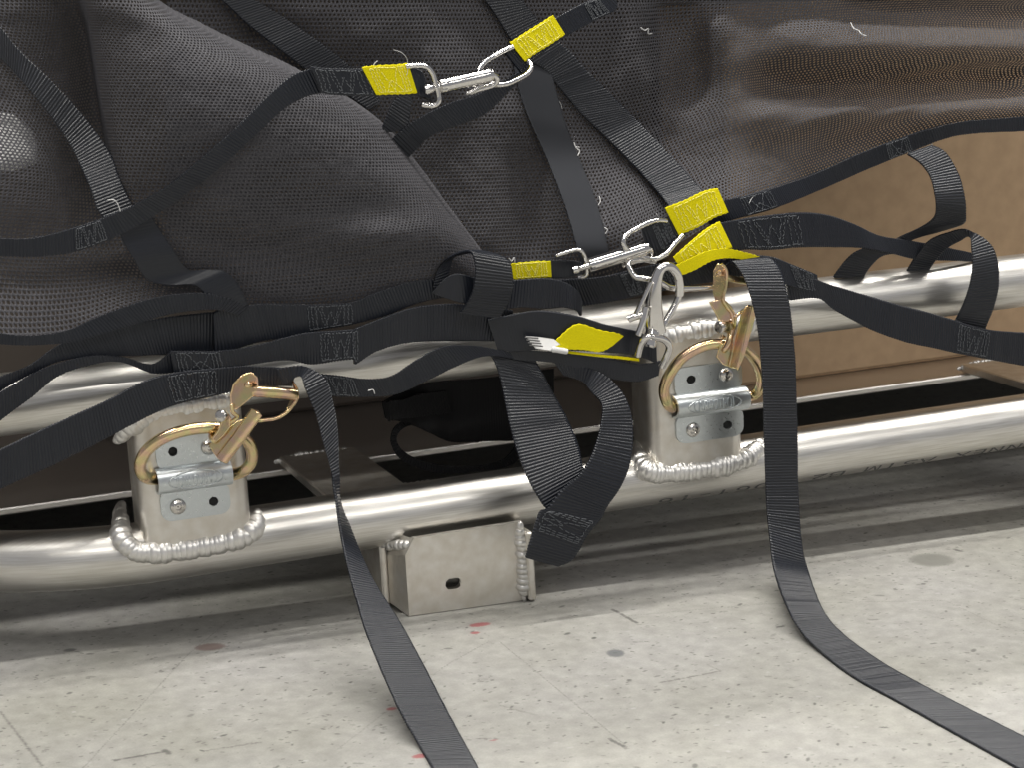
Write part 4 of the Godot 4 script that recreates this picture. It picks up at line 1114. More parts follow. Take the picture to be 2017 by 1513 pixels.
const RIGHT_PANEL := [-0.265, 0.6203, -0.75, -0.2253, 0.6215, -0.75, -0.1866, 0.6227, -0.75, -0.1458, 0.6239, -0.75, -0.1047, 0.6251, -0.75, -0.0723, 0.6261, -0.75, -0.0343, 0.6273, -0.75, 0.0022, 0.6283, -0.75, 0.038, 0.6294, -0.75, 0.0697, 0.6304, -0.75, 0.1017, 0.6313, -0.75, 0.1333, 0.6323, -0.75, 0.163, 0.6332, -0.75, 0.1869, 0.6339, -0.75, 0.2102, 0.6346, -0.75, 0.2346, 0.6353, -0.75, 0.2593, 0.6361, -0.75, 0.289, 0.637, -0.75, 0.3191, 0.6379, -0.75, 0.3551, 0.6389, -0.75, 0.3911, 0.64, -0.75, 0.4276, 0.6411, -0.75, 0.4647, 0.6422, -0.75, 0.5023, 0.6434, -0.75, 0.5461, 0.6447, -0.75, -0.2651, 0.6243, -0.3, -0.2254, 0.6255, -0.3, -0.1867, 0.6267, -0.3, -0.1459, 0.6279, -0.3, -0.1048, 0.6291, -0.3, -0.0724, 0.6301, -0.3, -0.0344, 0.6313, -0.3, 0.0021, 0.6323, -0.3, 0.0379, 0.6334, -0.3, 0.0696, 0.6344, -0.3, 0.1016, 0.6353, -0.3, 0.1332, 0.6363, -0.3, 0.1629, 0.6372, -0.3, 0.1868, 0.6379, -0.3, 0.2101, 0.6386, -0.3, 0.2345, 0.6393, -0.3, 0.2591, 0.6401, -0.3, 0.2889, 0.641, -0.3, 0.319, 0.6419, -0.3, 0.355, 0.6429, -0.3, 0.3909, 0.644, -0.3, 0.4275, 0.6451, -0.3, 0.4645, 0.6462, -0.3, 0.5022, 0.6474, -0.3, 0.5459, 0.6487, -0.3, -0.2642, 0.5923, -0.0557, -0.2244, 0.5935, -0.0557, -0.1858, 0.5947, -0.0539, -0.145, 0.5959, -0.0537, -0.1039, 0.5972, -0.0532, -0.0714, 0.5981, -0.052, -0.0334, 0.5993, -0.0547, 0.0031, 0.6004, -0.0557, 0.0388, 0.6014, -0.0557, 0.0705, 0.6024, -0.0557, 0.1025, 0.6033, -0.0557, 0.1342, 0.6043, -0.0552, 0.1639, 0.6052, -0.056, 0.1878, 0.6059, -0.056, 0.2111, 0.6066, -0.0556, 0.2354, 0.6073, -0.0557, 0.2601, 0.6081, -0.0557, 0.2898, 0.609, -0.0557, 0.32, 0.6099, -0.0557, 0.356, 0.6109, -0.0559, 0.3919, 0.612, -0.0559, 0.4284, 0.6131, -0.0558, 0.4655, 0.6142, -0.0558, 0.5032, 0.6154, -0.0558, 0.5469, 0.6167, -0.0558, -0.2616, 0.5066, -0.055, -0.2218, 0.5057, -0.055, -0.1831, 0.5047, -0.0475, -0.1422, 0.5038, -0.0468, -0.1011, 0.5029, -0.0446, -0.0685, 0.5021, -0.0401, -0.0305, 0.5013, -0.0509, 0.0061, 0.5005, -0.0548, 0.0419, 0.4997, -0.055, 0.0736, 0.499, -0.055, 0.1057, 0.4983, -0.0547, 0.1374, 0.4976, -0.0527, 0.1671, 0.4969, -0.0559, 0.191, 0.4964, -0.056, 0.2144, 0.4958, -0.0545, 0.2388, 0.4953, -0.0547, 0.2635, 0.4947, -0.055, 0.2933, 0.4941, -0.055, 0.3235, 0.4934, -0.055, 0.3595, 0.4926, -0.0557, 0.3955, 0.4917, -0.0554, 0.4321, 0.4909, -0.0552, 0.4692, 0.4901, -0.0551, 0.5069, 0.4892, -0.055, 0.5507, 0.4882, -0.055, -0.2633, 0.4863, -0.0525, -0.2234, 0.4853, -0.0526, -0.1834, 0.4844, -0.0506, -0.1449, 0.4835, -0.0404, -0.1037, 0.4825, -0.0383, -0.0706, 0.4817, -0.036, -0.0332, 0.4808, -0.0449, 0.0044, 0.4799, -0.0517, 0.0404, 0.4791, -0.0525, 0.0722, 0.4784, -0.0525, 0.1038, 0.4777, -0.0512, 0.1331, 0.478, -0.0438, 0.1698, 0.4783, -0.062, 0.1927, 0.4787, -0.0597, 0.2112, 0.4793, -0.0483, 0.2364, 0.4794, -0.0501, 0.262, 0.4794, -0.0522, 0.2917, 0.4794, -0.0519, 0.3219, 0.4794, -0.0521, 0.3621, 0.4795, -0.0598, 0.3969, 0.4797, -0.0574, 0.4325, 0.4797, -0.0555, 0.4689, 0.4794, -0.0542, 0.5061, 0.4788, -0.0535, 0.5496, 0.4781, -0.0529, -0.265, 0.4661, -0.05, -0.2251, 0.4649, -0.05, -0.1827, 0.4637, -0.0577, -0.1447, 0.463, -0.0443, -0.1053, 0.4621, -0.036, -0.0717, 0.4613, -0.0349, -0.0361, 0.4603, -0.0384, 0.0024, 0.4592, -0.048, 0.0389, 0.4583, -0.0499, 0.0707, 0.4577, -0.05, 0.1025, 0.4571, -0.049, 0.1315, 0.4584, -0.0408, 0.1697, 0.4595, -0.0622, 0.1929, 0.461, -0.0604, 0.2062, 0.4629, -0.0383, 0.2328, 0.4636, -0.0432, 0.2595, 0.4641, -0.0474, 0.287, 0.4649, -0.0434, 0.318, 0.4656, -0.045, 0.3609, 0.4664, -0.0575, 0.3986, 0.4675, -0.0598, 0.4352, 0.4684, -0.0594, 0.4713, 0.4687, -0.0575, 0.5079, 0.4683, -0.0555, 0.5502, 0.4679, -0.0532, -0.2667, 0.4458, -0.0475, -0.2268, 0.4445, -0.0475, -0.1861, 0.4434, -0.0477, -0.1451, 0.4423, -0.0466, -0.1042, 0.4414, -0.0424, -0.072, 0.4407, -0.0364, -0.0388, 0.4399, -0.0324, 0, 0.4386, -0.0431, 0.0367, 0.4377, -0.0454, 0.0693, 0.437, -0.0475, 0.1013, 0.4364, -0.047, 0.1303, 0.4388, -0.0388, 0.1665, 0.4409, -0.0559, 0.1932, 0.4431, -0.0613, 0.2057, 0.4463, -0.0375, 0.2293, 0.4479, -0.0365, 0.2556, 0.4489, -0.04, 0.2776, 0.4507, -0.026, 0.3088, 0.4521, -0.0287, 0.3477, 0.4539, -0.0349, 0.388, 0.4558, -0.0423, 0.429, 0.4573, -0.0493, 0.469, 0.4581, -0.0536, 0.5078, 0.4579, -0.0551, 0.5511, 0.4577, -0.0541, -0.2683, 0.4254, -0.045, -0.2285, 0.424, -0.045, -0.1878, 0.4229, -0.045, -0.1465, 0.4217, -0.0449, -0.1046, 0.4206, -0.0441, -0.0722, 0.4199, -0.0382, -0.0397, 0.4193, -0.0317, -0.0023, 0.418, -0.0385, 0.034, 0.4171, -0.04, 0.0678, 0.4163, -0.0449, 0.1, 0.4157, -0.0448, 0.1301, 0.4191, -0.0389, 0.1638, 0.4224, -0.0504, 0.1934, 0.4252, -0.0621, 0.2069, 0.4295, -0.0401, 0.227, 0.4322, -0.0321, 0.2551, 0.4336, -0.0391, 0.2783, 0.4361, -0.0272, 0.306, 0.4385, -0.0235, 0.3399, 0.4414, -0.0214, 0.3764, 0.4444, -0.0231, 0.4156, 0.4468, -0.028, 0.4563, 0.448, -0.034, 0.4968, 0.4479, -0.0385, 0.5434, 0.4478, -0.0429, -0.27, 0.4051, -0.0425, -0.2301, 0.4035, -0.0425, -0.1895, 0.4023, -0.0425, -0.1481, 0.4011, -0.0425, -0.1059, 0.3999, -0.0423, -0.0723, 0.399, -0.0402, -0.0397, 0.3984, -0.0338, -0.0046, 0.3974, -0.0338, 0.032, 0.3964, -0.0361, 0.0661, 0.3956, -0.0419, 0.0986, 0.395, -0.0424, 0.1318, 0.399, -0.0434, 0.1624, 0.4037, -0.0479, 0.1914, 0.4074, -0.0582, 0.2073, 0.4127, -0.0411, 0.228, 0.4162, -0.034, 0.2632, 0.4174, -0.0544, 0.2927, 0.4202, -0.0533, 0.3184, 0.4236, -0.0451, 0.3475, 0.428, -0.0341, 0.3776, 0.4324, -0.0247, 0.4109, 0.4359, -0.0202, 0.4472, 0.438, -0.0199, 0.4853, 0.4382, -0.0214, 0.5308, 0.4384, -0.0247, -0.2717, 0.3847, -0.04, -0.2318, 0.383, -0.04, -0.1911, 0.3817, -0.04, -0.1497, 0.3805, -0.04, -0.1075, 0.3792, -0.04, -0.0733, 0.3782, -0.0396, -0.0399, 0.3774, -0.0351, -0.006, 0.3767, -0.0314, 0.0322, 0.3753, -0.0379, 0.064, 0.3749, -0.0377, 0.0969, 0.3743, -0.0392, 0.1326, 0.3788, -0.0457, 0.1608, 0.385, -0.0449, 0.1835, 0.3905, -0.042, 0.2044, 0.3963, -0.0353, 0.226, 0.4004, -0.0302, 0.2601, 0.4021, -0.0484, 0.2966, 0.4048, -0.0604, 0.329, 0.4085, -0.0636, 0.3627, 0.4136, -0.0595, 0.392, 0.4193, -0.0479, 0.4206, 0.4241, -0.0351, 0.4521, 0.4271, -0.0269, 0.4875, 0.4277, -0.0241, 0.5268, 0.4286, -0.0186, -0.2734, 0.3643, -0.0375, -0.2335, 0.3624, -0.0375, -0.1928, 0.3611, -0.0375, -0.1513, 0.3598, -0.0375, -0.1091, 0.3585, -0.0375, -0.0747, 0.3574, -0.0374, -0.041, 0.3566, -0.034, -0.0077, 0.356, -0.0284, 0.0334, 0.3539, -0.0423, 0.0611, 0.3544, -0.0317, 0.094, 0.3539, -0.0334, 0.129, 0.3593, -0.0384, 0.1594, 0.3663, -0.0423, 0.1798, 0.3732, -0.0347, 0.2011, 0.38, -0.029, 0.2217, 0.385, -0.0218, 0.2433, 0.3888, -0.0166, 0.2784, 0.3921, -0.0271, 0.3145, 0.3958, -0.038, 0.3584, 0.4007, -0.052, 0.4004, 0.4063, -0.0612, 0.4348, 0.4116, -0.0571, 0.467, 0.4153, -0.0491, 0.502, 0.4163, -0.0449, 0.5314, 0.4182, -0.0246, -0.2751, 0.3438, -0.035, -0.2352, 0.3418, -0.035, -0.1944, 0.3405, -0.035, -0.1529, 0.3391, -0.035, -0.1107, 0.3377, -0.035, -0.0763, 0.3366, -0.035, -0.0423, 0.3357, -0.0322, -0.0094, 0.3352, -0.0254, 0.0324, 0.3328, -0.041, 0.058, 0.3341, -0.0253, 0.0891, 0.334, -0.0227, 0.1227, 0.3406, -0.0249, 0.1556, 0.3481, -0.0346, 0.1767, 0.3559, -0.0285, 0.1988, 0.3636, -0.0245, 0.221, 0.3692, -0.0205, 0.2421, 0.3736, -0.0144, 0.2725, 0.3782, -0.0162, 0.3036, 0.3832, -0.0186, 0.3425, 0.3894, -0.0248, 0.3876, 0.3954, -0.04, 0.4314, 0.4005, -0.0514, 0.4714, 0.4042, -0.0553, 0.5095, 0.4051, -0.0553, 0.5354, 0.4078, -0.0297, -0.2768, 0.3233, -0.0325, -0.2368, 0.3212, -0.0325, -0.1961, 0.3198, -0.0325, -0.1545, 0.3184, -0.0325, -0.1122, 0.3169, -0.0325, -0.0778, 0.3157, -0.0325, -0.0436, 0.3148, -0.0303, -0.011, 0.3145, -0.0226, 0.0307, 0.3118, -0.038, 0.0558, 0.3136, -0.0207, 0.0824, 0.3148, -0.0078, 0.1142, 0.3227, -0.0063, 0.1484, 0.3308, -0.0195, 0.1714, 0.3391, -0.0178, 0.1946, 0.3475, -0.0161, 0.2189, 0.3535, -0.0166, 0.2439, 0.3579, -0.0177, 0.2754, 0.363, -0.0214, 0.309, 0.3684, -0.0279, 0.342, 0.3764, -0.0237, 0.3765, 0.3845, -0.0217, 0.4155, 0.3909, -0.0261, 0.4573, 0.3948, -0.0336, 0.4973, 0.3957, -0.0371, 0.5325, 0.3979, -0.0252, -0.2785, 0.3028, -0.03, -0.2385, 0.3006, -0.03, -0.1977, 0.2991, -0.03, -0.1562, 0.2976, -0.03, -0.1138, 0.2961, -0.03, -0.0794, 0.2948, -0.03, -0.045, 0.2938, -0.0283, -0.0126, 0.2936, -0.02, 0.0288, 0.2909, -0.0344, 0.0546, 0.2927, -0.019, 0.0771, 0.2955, 0.0039, 0.1062, 0.3051, 0.011, 0.1395, 0.3142, -0.0008, 0.1646, 0.3229, -0.0039, 0.1876, 0.3323, -0.0023, 0.2136, 0.3385, -0.0063, 0.2415, 0.3428, -0.0132, 0.2742, 0.3484, -0.0191, 0.3113, 0.3539, -0.0317, 0.3467, 0.3626, -0.0315, 0.3784, 0.3722, -0.0244, 0.4086, 0.3805, -0.0149, 0.4448, 0.3854, -0.0143, 0.4831, 0.3867, -0.016, 0.5257, 0.3884, -0.0152, -0.2802, 0.2823, -0.0275, -0.2402, 0.2799, -0.0275, -0.1994, 0.2783, -0.0275, -0.1578, 0.2768, -0.0275, -0.1154, 0.2752, -0.0275, -0.081, 0.2739, -0.0275, -0.0462, 0.2727, -0.0269, -0.012, 0.2719, -0.0233, 0.0253, 0.2706, -0.0268, 0.0544, 0.2714, -0.0196, 0.078, 0.2742, 0.0008, 0.1033, 0.2862, 0.0167, 0.133, 0.2973, 0.0128, 0.159, 0.3066, 0.0074, 0.1807, 0.3172, 0.0114, 0.2066, 0.3241, 0.0073, 0.2375, 0.3282, -0.0057, 0.2731, 0.3338, -0.0169, 0.3083, 0.3403, -0.0263, 0.3455, 0.3496, -0.0292, 0.381, 0.3597, -0.0283, 0.4117, 0.3689, -0.0194, 0.4447, 0.3749, -0.0137, 0.4809, 0.3766, -0.0123, 0.5235, 0.3786, -0.0117, -0.2819, 0.2617, -0.025, -0.2419, 0.2592, -0.025, -0.201, 0.2576, -0.025, -0.1594, 0.256, -0.025, -0.117, 0.2543, -0.025, -0.0825, 0.253, -0.025, -0.0476, 0.2516, -0.0249, -0.0122, 0.2503, -0.0246, 0.0239, 0.2495, -0.0244, 0.0545, 0.2499, -0.0209, 0.0822, 0.2515, -0.0099, 0.1069, 0.2651, 0.0081, 0.1321, 0.279, 0.0143, 0.1552, 0.29, 0.0151, 0.177, 0.3016, 0.0187, 0.2012, 0.3095, 0.0177, 0.2331, 0.3137, 0.0027, 0.2719, 0.3192, -0.0147, 0.3064, 0.3265, -0.0228, 0.3433, 0.3367, -0.0252, 0.3795, 0.3477, -0.0256, 0.4144, 0.3572, -0.0233, 0.4491, 0.3637, -0.02, 0.4853, 0.3657, -0.0183, 0.5274, 0.368, -0.0166]
# owner, edge points (six numbers a station), thickness, rib height in mm, material, sewn stretches
const STRAPS := [
	["L", [-0.4025, 0.493, -0.0007, -0.4045, 0.4657, -0.0007, -0.3926, 0.4803, -0.001, -0.3943, 0.4562, -0.001, -0.3789, 0.4609, 0.0005, -0.3827, 0.4433, 0.0005, -0.3607, 0.4412, 0.0049, -0.3719, 0.4276, 0.0049, -0.3467, 0.424, 0.0076, -0.3592, 0.4089, 0.0076, -0.332, 0.4042, 0.012, -0.3496, 0.3908, 0.012, -0.3214, 0.3846, 0.02, -0.3441, 0.3753, 0.02, -0.3178, 0.3683, 0.03, -0.3402, 0.3617, 0.03, -0.3135, 0.3544, 0.037, -0.3371, 0.3464, 0.037, -0.3098, 0.3443, 0.04, -0.3322, 0.3382, 0.04], 0.0015, 0.62, "", []],
	["L", [-0.2979, 0.3389, 0.043, -0.3251, 0.335, 0.043, -0.2918, 0.3272, 0.043, -0.3214, 0.3235, 0.043, -0.2827, 0.3115, 0.044, -0.3142, 0.3088, 0.044, -0.2728, 0.2972, 0.042, -0.3051, 0.2927, 0.042, -0.2585, 0.2963, 0.043, -0.2897, 0.2864, 0.043, -0.2457, 0.2938, 0.046, -0.2694, 0.2852, 0.046, -0.2368, 0.2837, 0.047, -0.2606, 0.2739, 0.047, -0.2296, 0.2675, 0.046, -0.2531, 0.2647, 0.046], 0.0015, 0.12, "", []],
	["L", [-0.4245, 0.3323, 0.06, -0.4254, 0.3193, 0.06, -0.4104, 0.3321, 0.06, -0.4114, 0.3187, 0.06, -0.3892, 0.3307, 0.06, -0.3901, 0.3168, 0.06, -0.3688, 0.3334, 0.057, -0.37, 0.3165, 0.057, -0.3499, 0.3374, 0.054, -0.3493, 0.3192, 0.054, -0.3335, 0.3424, 0.056, -0.3271, 0.3268, 0.056, -0.3134, 0.3501, 0.06, -0.3011, 0.3397, 0.06, -0.2897, 0.3629, 0.066, -0.2751, 0.3565, 0.066, -0.2637, 0.3829, 0.072, -0.249, 0.3759, 0.072, -0.2366, 0.4049, 0.074, -0.2258, 0.3952, 0.074, -0.2126, 0.4259, 0.073, -0.2017, 0.4143, 0.073, -0.1943, 0.4387, 0.071, -0.1855, 0.4221, 0.071, -0.1796, 0.4433, 0.07, -0.1716, 0.4244, 0.07], 0.0015, 0.62, "", [[0.245, 0.32]]],
	["L", [-0.181, 0.4453, 0.074, -0.173, 0.4247, 0.074, -0.1703, 0.4435, 0.0755, -0.1654, 0.4233, 0.0755, -0.1569, 0.4426, 0.076, -0.1519, 0.422, 0.076, -0.1425, 0.4421, 0.076, -0.1343, 0.4209, 0.076, -0.1236, 0.4429, 0.076, -0.1145, 0.4208, 0.076, -0.1055, 0.4422, 0.075, -0.0983, 0.4193, 0.075, -0.0947, 0.438, 0.072, -0.0874, 0.415, 0.072], 0.0028, 0.1, "", [[0.03, 0.45]]],
	["R", [-0.0047, 0.4967, -0.0497, 0.0286, 0.4959, -0.0497, 0.0092, 0.4759, -0.0472, 0.0384, 0.4812, -0.0472, 0.0211, 0.4558, -0.0446, 0.0484, 0.4686, -0.0446, 0.035, 0.4389, -0.041, 0.0624, 0.4529, -0.041, 0.0476, 0.4314, -0.0404, 0.0716, 0.4451, -0.0404, 0.058, 0.4193, -0.0398, 0.087, 0.4283, -0.0398, 0.0791, 0.3938, -0.0379, 0.1177, 0.398, -0.0379, 0.1041, 0.369, -0.0346, 0.1333, 0.3817, -0.0346, 0.125, 0.3426, -0.0193, 0.1533, 0.356, -0.0193, 0.1352, 0.3243, -0.0013, 0.169, 0.3321, -0.0013, 0.137, 0.3149, 0.0125, 0.1731, 0.3233, 0.0125], 0.0015, 0.62, "", []],
	["R", [0.0936, 0.4978, 0.02, 0.0803, 0.4981, 0.02, 0.0763, 0.4902, 0.024, 0.0872, 0.48, 0.024, 0.0561, 0.4848, 0.03, 0.0646, 0.4699, 0.03, 0.0252, 0.4718, 0.036, 0.0366, 0.4581, 0.036, 0.0042, 0.4608, 0.04, 0.0145, 0.4455, 0.04, -0.0099, 0.4527, 0.043, 0.0025, 0.4382, 0.043, -0.0171, 0.4479, 0.045, -0.0036, 0.4318, 0.045], 0.0015, 0.62, "", [[0.2, 0.33], [0.8, 0.92]]],
	["R", [0.0221, 0.4385, -0.0426, 0.0528, 0.4415, -0.0426, 0.0231, 0.422, -0.0381, 0.0573, 0.4165, -0.0381, 0.0298, 0.3962, -0.0338, 0.0644, 0.3858, -0.0338, 0.0448, 0.358, -0.0294, 0.074, 0.3573, -0.0294, 0.0508, 0.3224, -0.0081, 0.0804, 0.3207, -0.0081, 0.0535, 0.2882, 0.0112, 0.0815, 0.2863, 0.0112, 0.0602, 0.2684, 0.0049, 0.0853, 0.2666, 0.0049], 0.0015, 0.0, "band", []],
	["R", [-0.102, 0.3834, 0.012, -0.088, 0.3688, 0.012, -0.0941, 0.391, 0.014, -0.08, 0.3764, 0.014, -0.0811, 0.3992, 0.016, -0.0698, 0.3852, 0.016, -0.0579, 0.4094, 0.018, -0.044, 0.3936, 0.018, -0.0314, 0.4166, 0.018, -0.0229, 0.4011, 0.018, -0.0054, 0.4278, 0.018, 0.0013, 0.422, 0.018, 0.0129, 0.4363, 0.016, 0.0171, 0.4321, 0.016], 0.0015, 0.62, "", []],
	["R", [-0.11, 0.3917, 0.012, -0.1068, 0.3888, 0.012, -0.1052, 0.4034, 0.014, -0.0899, 0.392, 0.014, -0.1001, 0.4131, 0.016, -0.0867, 0.4046, 0.016, -0.0936, 0.4206, 0.016, -0.0846, 0.4163, 0.016], 0.0015, 0.62, "", []],
	["R", [-0.2543, 0.5217, -0.0472, -0.2155, 0.5055, -0.0472, -0.2202, 0.4959, -0.0462, -0.2, 0.4981, -0.0462, -0.1978, 0.4738, -0.0436, -0.1729, 0.4817, -0.0436, -0.1713, 0.4514, -0.0397, -0.146, 0.462, -0.0397, -0.1474, 0.4327, -0.0395, -0.1219, 0.4429, -0.0395, -0.123, 0.4177, -0.0395, -0.1036, 0.4249, -0.0395, -0.1049, 0.4048, -0.0381, -0.094, 0.4104, -0.0381], 0.0015, 0.62, "", []],
	["R", [0.5212, 0.3736, -0.0082, 0.5217, 0.3599, -0.0082, 0.4995, 0.3737, -0.0081, 0.5, 0.36, -0.0081, 0.437, 0.3719, -0.01, 0.4399, 0.3601, -0.01, 0.4087, 0.3676, -0.0146, 0.4141, 0.3553, -0.0146, 0.3818, 0.3605, -0.0212, 0.3872, 0.3459, -0.0212, 0.3409, 0.3492, -0.0213, 0.3462, 0.3337, -0.0213, 0.2875, 0.3329, -0.016, 0.2951, 0.3184, -0.016, 0.225, 0.3237, 0.0089, 0.2346, 0.3076, 0.0089, 0.1819, 0.3203, 0.0232, 0.1913, 0.3031, 0.0232, 0.1607, 0.3165, 0.0234, 0.1699, 0.299, 0.0234], 0.0015, 0.62, "", [[0.37, 0.43], [0.8, 0.9]]],
	["R", [0.1263, 0.3167, 0.047, 0.1352, 0.2966, 0.047, 0.1126, 0.3113, 0.047, 0.1237, 0.2878, 0.047, 0.1031, 0.3077, 0.046, 0.1128, 0.283, 0.046, 0.0967, 0.3038, 0.044, 0.1046, 0.2804, 0.044], 0.0015, 0.62, "", [[0.3, 0.7]]],
	["R", [0.3603, 0.3486, 0.018, 0.3856, 0.3548, 0.018, 0.3691, 0.3404, 0.026, 0.3944, 0.3487, 0.026, 0.3744, 0.3285, 0.034, 0.4019, 0.3313, 0.034, 0.375, 0.3137, 0.04, 0.4045, 0.3141, 0.04, 0.3774, 0.3046, 0.038, 0.4082, 0.2983, 0.038, 0.382, 0.2932, 0.028, 0.413, 0.2868, 0.028, 0.378, 0.2843, 0.016, 0.4013, 0.2801, 0.016, 0.3663, 0.2769, 0.006, 0.3767, 0.2726, 0.006, 0.3508, 0.269, -0.002, 0.3612, 0.2629, -0.002, 0.3351, 0.2692, -0.01, 0.3455, 0.2612, -0.01], 0.0015, 0.62, "", []],
	["R", [0.1611, 0.304, 0.046, 0.1703, 0.2782, 0.046, 0.1784, 0.3056, 0.044, 0.1886, 0.28, 0.044, 0.2086, 0.3071, 0.04, 0.2181, 0.2775, 0.04, 0.2405, 0.3071, 0.034, 0.2478, 0.277, 0.034, 0.274, 0.3033, 0.026, 0.2791, 0.2739, 0.026, 0.3083, 0.2917, 0.018, 0.3136, 0.2702, 0.018, 0.3384, 0.2787, 0.01, 0.3488, 0.2624, 0.01, 0.378, 0.2705, 0.004, 0.3835, 0.253, 0.004, 0.4225, 0.2598, 0, 0.428, 0.2484, 0, 0.4722, 0.2469, -0.01, 0.475, 0.2411, -0.01], 0.0015, 0.62, "", [[0.07, 0.26]]],
	["R", [0.3014, 0.2431, -0.004, 0.3319, 0.2408, -0.004, 0.3108, 0.2599, 0.004, 0.3352, 0.2519, 0.004, 0.3245, 0.2683, 0.008, 0.3424, 0.2595, 0.008, 0.3473, 0.2712, 0.008, 0.3577, 0.2607, 0.008, 0.3781, 0.2669, 0.004, 0.3834, 0.2561, 0.004], 0.0015, 0.62, "", []],
	["R", [0.3718, 0.2303, -0.01, 0.3979, 0.232, -0.01, 0.377, 0.2518, 0.002, 0.3979, 0.2472, 0.002, 0.3849, 0.2713, 0.016, 0.4027, 0.2629, 0.016, 0.4, 0.2794, 0.026, 0.4105, 0.2707, 0.026, 0.4115, 0.2815, 0.036, 0.4132, 0.2752, 0.036, 0.428, 0.2698, 0.045, 0.4095, 0.2657, 0.045, 0.4341, 0.2534, 0.049, 0.4083, 0.2508, 0.049, 0.4363, 0.2329, 0.048, 0.4053, 0.2308, 0.048, 0.4351, 0.2121, 0.043, 0.4022, 0.2147, 0.043, 0.4319, 0.1932, 0.036, 0.4004, 0.2017, 0.036, 0.4302, 0.1818, 0.035, 0.3987, 0.1913, 0.035], 0.0015, 0.62, "", []],
	["R", [0.2302, 0.2539, 0.04, 0.235, 0.2333, 0.04, 0.2562, 0.2508, 0.041, 0.2612, 0.2331, 0.041, 0.2678, 0.2466, 0.042, 0.2778, 0.2214, 0.042, 0.3136, 0.2307, 0.044, 0.31, 0.2033, 0.044, 0.3426, 0.2212, 0.046, 0.3406, 0.1904, 0.046, 0.368, 0.2134, 0.046, 0.3686, 0.1826, 0.046, 0.3945, 0.2044, 0.045, 0.3925, 0.1758, 0.045, 0.4305, 0.1929, 0.042, 0.4259, 0.1669, 0.042, 0.4731, 0.186, 0.038, 0.4741, 0.1546, 0.038, 0.5015, 0.1823, 0.036, 0.5026, 0.1489, 0.036], 0.0015, 0.62, "", [[0.62, 0.74]]],
	["R", [0.1726, 0.2746, 0.046, 0.1772, 0.2586, 0.046, 0.1966, 0.2754, 0.045, 0.206, 0.2564, 0.045, 0.2166, 0.2724, 0.043, 0.2286, 0.248, 0.043, 0.2368, 0.2643, 0.041, 0.2465, 0.2412, 0.041, 0.2606, 0.2538, 0.04, 0.2627, 0.2385, 0.04], 0.0015, 0.62, "", [[0.72, 0.95]]],
	["L", [-0.4292, 0.2665, 0.058, -0.4298, 0.2585, 0.058, -0.4152, 0.2635, 0.058, -0.4158, 0.255, 0.058, -0.3939, 0.2598, 0.058, -0.3945, 0.2524, 0.058, -0.368, 0.2609, 0.055, -0.365, 0.2517, 0.055, -0.3411, 0.2694, 0.051, -0.3307, 0.2572, 0.051, -0.3181, 0.2758, 0.05, -0.3077, 0.262, 0.05, -0.2912, 0.2804, 0.049, -0.2883, 0.2656, 0.049, -0.2645, 0.2799, 0.049, -0.2633, 0.2667, 0.049, -0.2413, 0.2724, 0.047, -0.2495, 0.2645, 0.047, -0.2295, 0.265, 0.045, -0.2376, 0.2594, 0.045], 0.0015, 0.62, "", []],
	["L", [-0.4319, 0.223, 0.052, -0.4329, 0.2099, 0.052, -0.417, 0.2302, 0.052, -0.4178, 0.219, 0.052, -0.3946, 0.2369, 0.05, -0.3951, 0.2294, 0.05, -0.375, 0.2481, 0.046, -0.3721, 0.2364, 0.046, -0.3517, 0.2557, 0.042, -0.3418, 0.2361, 0.042, -0.3017, 0.2613, 0.038, -0.2957, 0.2329, 0.038, -0.2627, 0.2629, 0.036, -0.2646, 0.2298, 0.036, -0.2354, 0.2626, 0.036, -0.237, 0.2313, 0.036], 0.0015, 0.62, "", []],
	["L", [-0.4335, 0.2156, 0.062, -0.4356, 0.1877, 0.062, -0.4186, 0.2205, 0.06, -0.4202, 0.1989, 0.06, -0.3959, 0.2306, 0.057, -0.3971, 0.213, 0.057, -0.3767, 0.2365, 0.053, -0.3756, 0.2266, 0.053, -0.3503, 0.2397, 0.05, -0.3489, 0.2327, 0.05, -0.328, 0.237, 0.05, -0.3283, 0.2324, 0.05, -0.3057, 0.2294, 0.049, -0.3061, 0.2218, 0.049, -0.2897, 0.2387, 0.048, -0.2888, 0.2208, 0.048], 0.0015, 0.62, "", []],
	["L", [-0.4386, 0.1787, 0.085, -0.441, 0.1465, 0.085, -0.4238, 0.1832, 0.082, -0.426, 0.1535, 0.082, -0.3865, 0.1959, 0.077, -0.3849, 0.1666, 0.077, -0.3481, 0.2077, 0.07, -0.3443, 0.181, 0.07, -0.3166, 0.2192, 0.064, -0.3087, 0.1943, 0.064, -0.291, 0.2234, 0.06, -0.2867, 0.1991, 0.06, -0.2619, 0.2235, 0.058, -0.2631, 0.2015, 0.058, -0.2386, 0.2234, 0.058, -0.2404, 0.2048, 0.058, -0.2162, 0.2212, 0.062, -0.217, 0.2056, 0.062, -0.199, 0.2192, 0.064, -0.2037, 0.2047, 0.064], 0.0015, 0.62, "", [[0.62, 0.76]]],
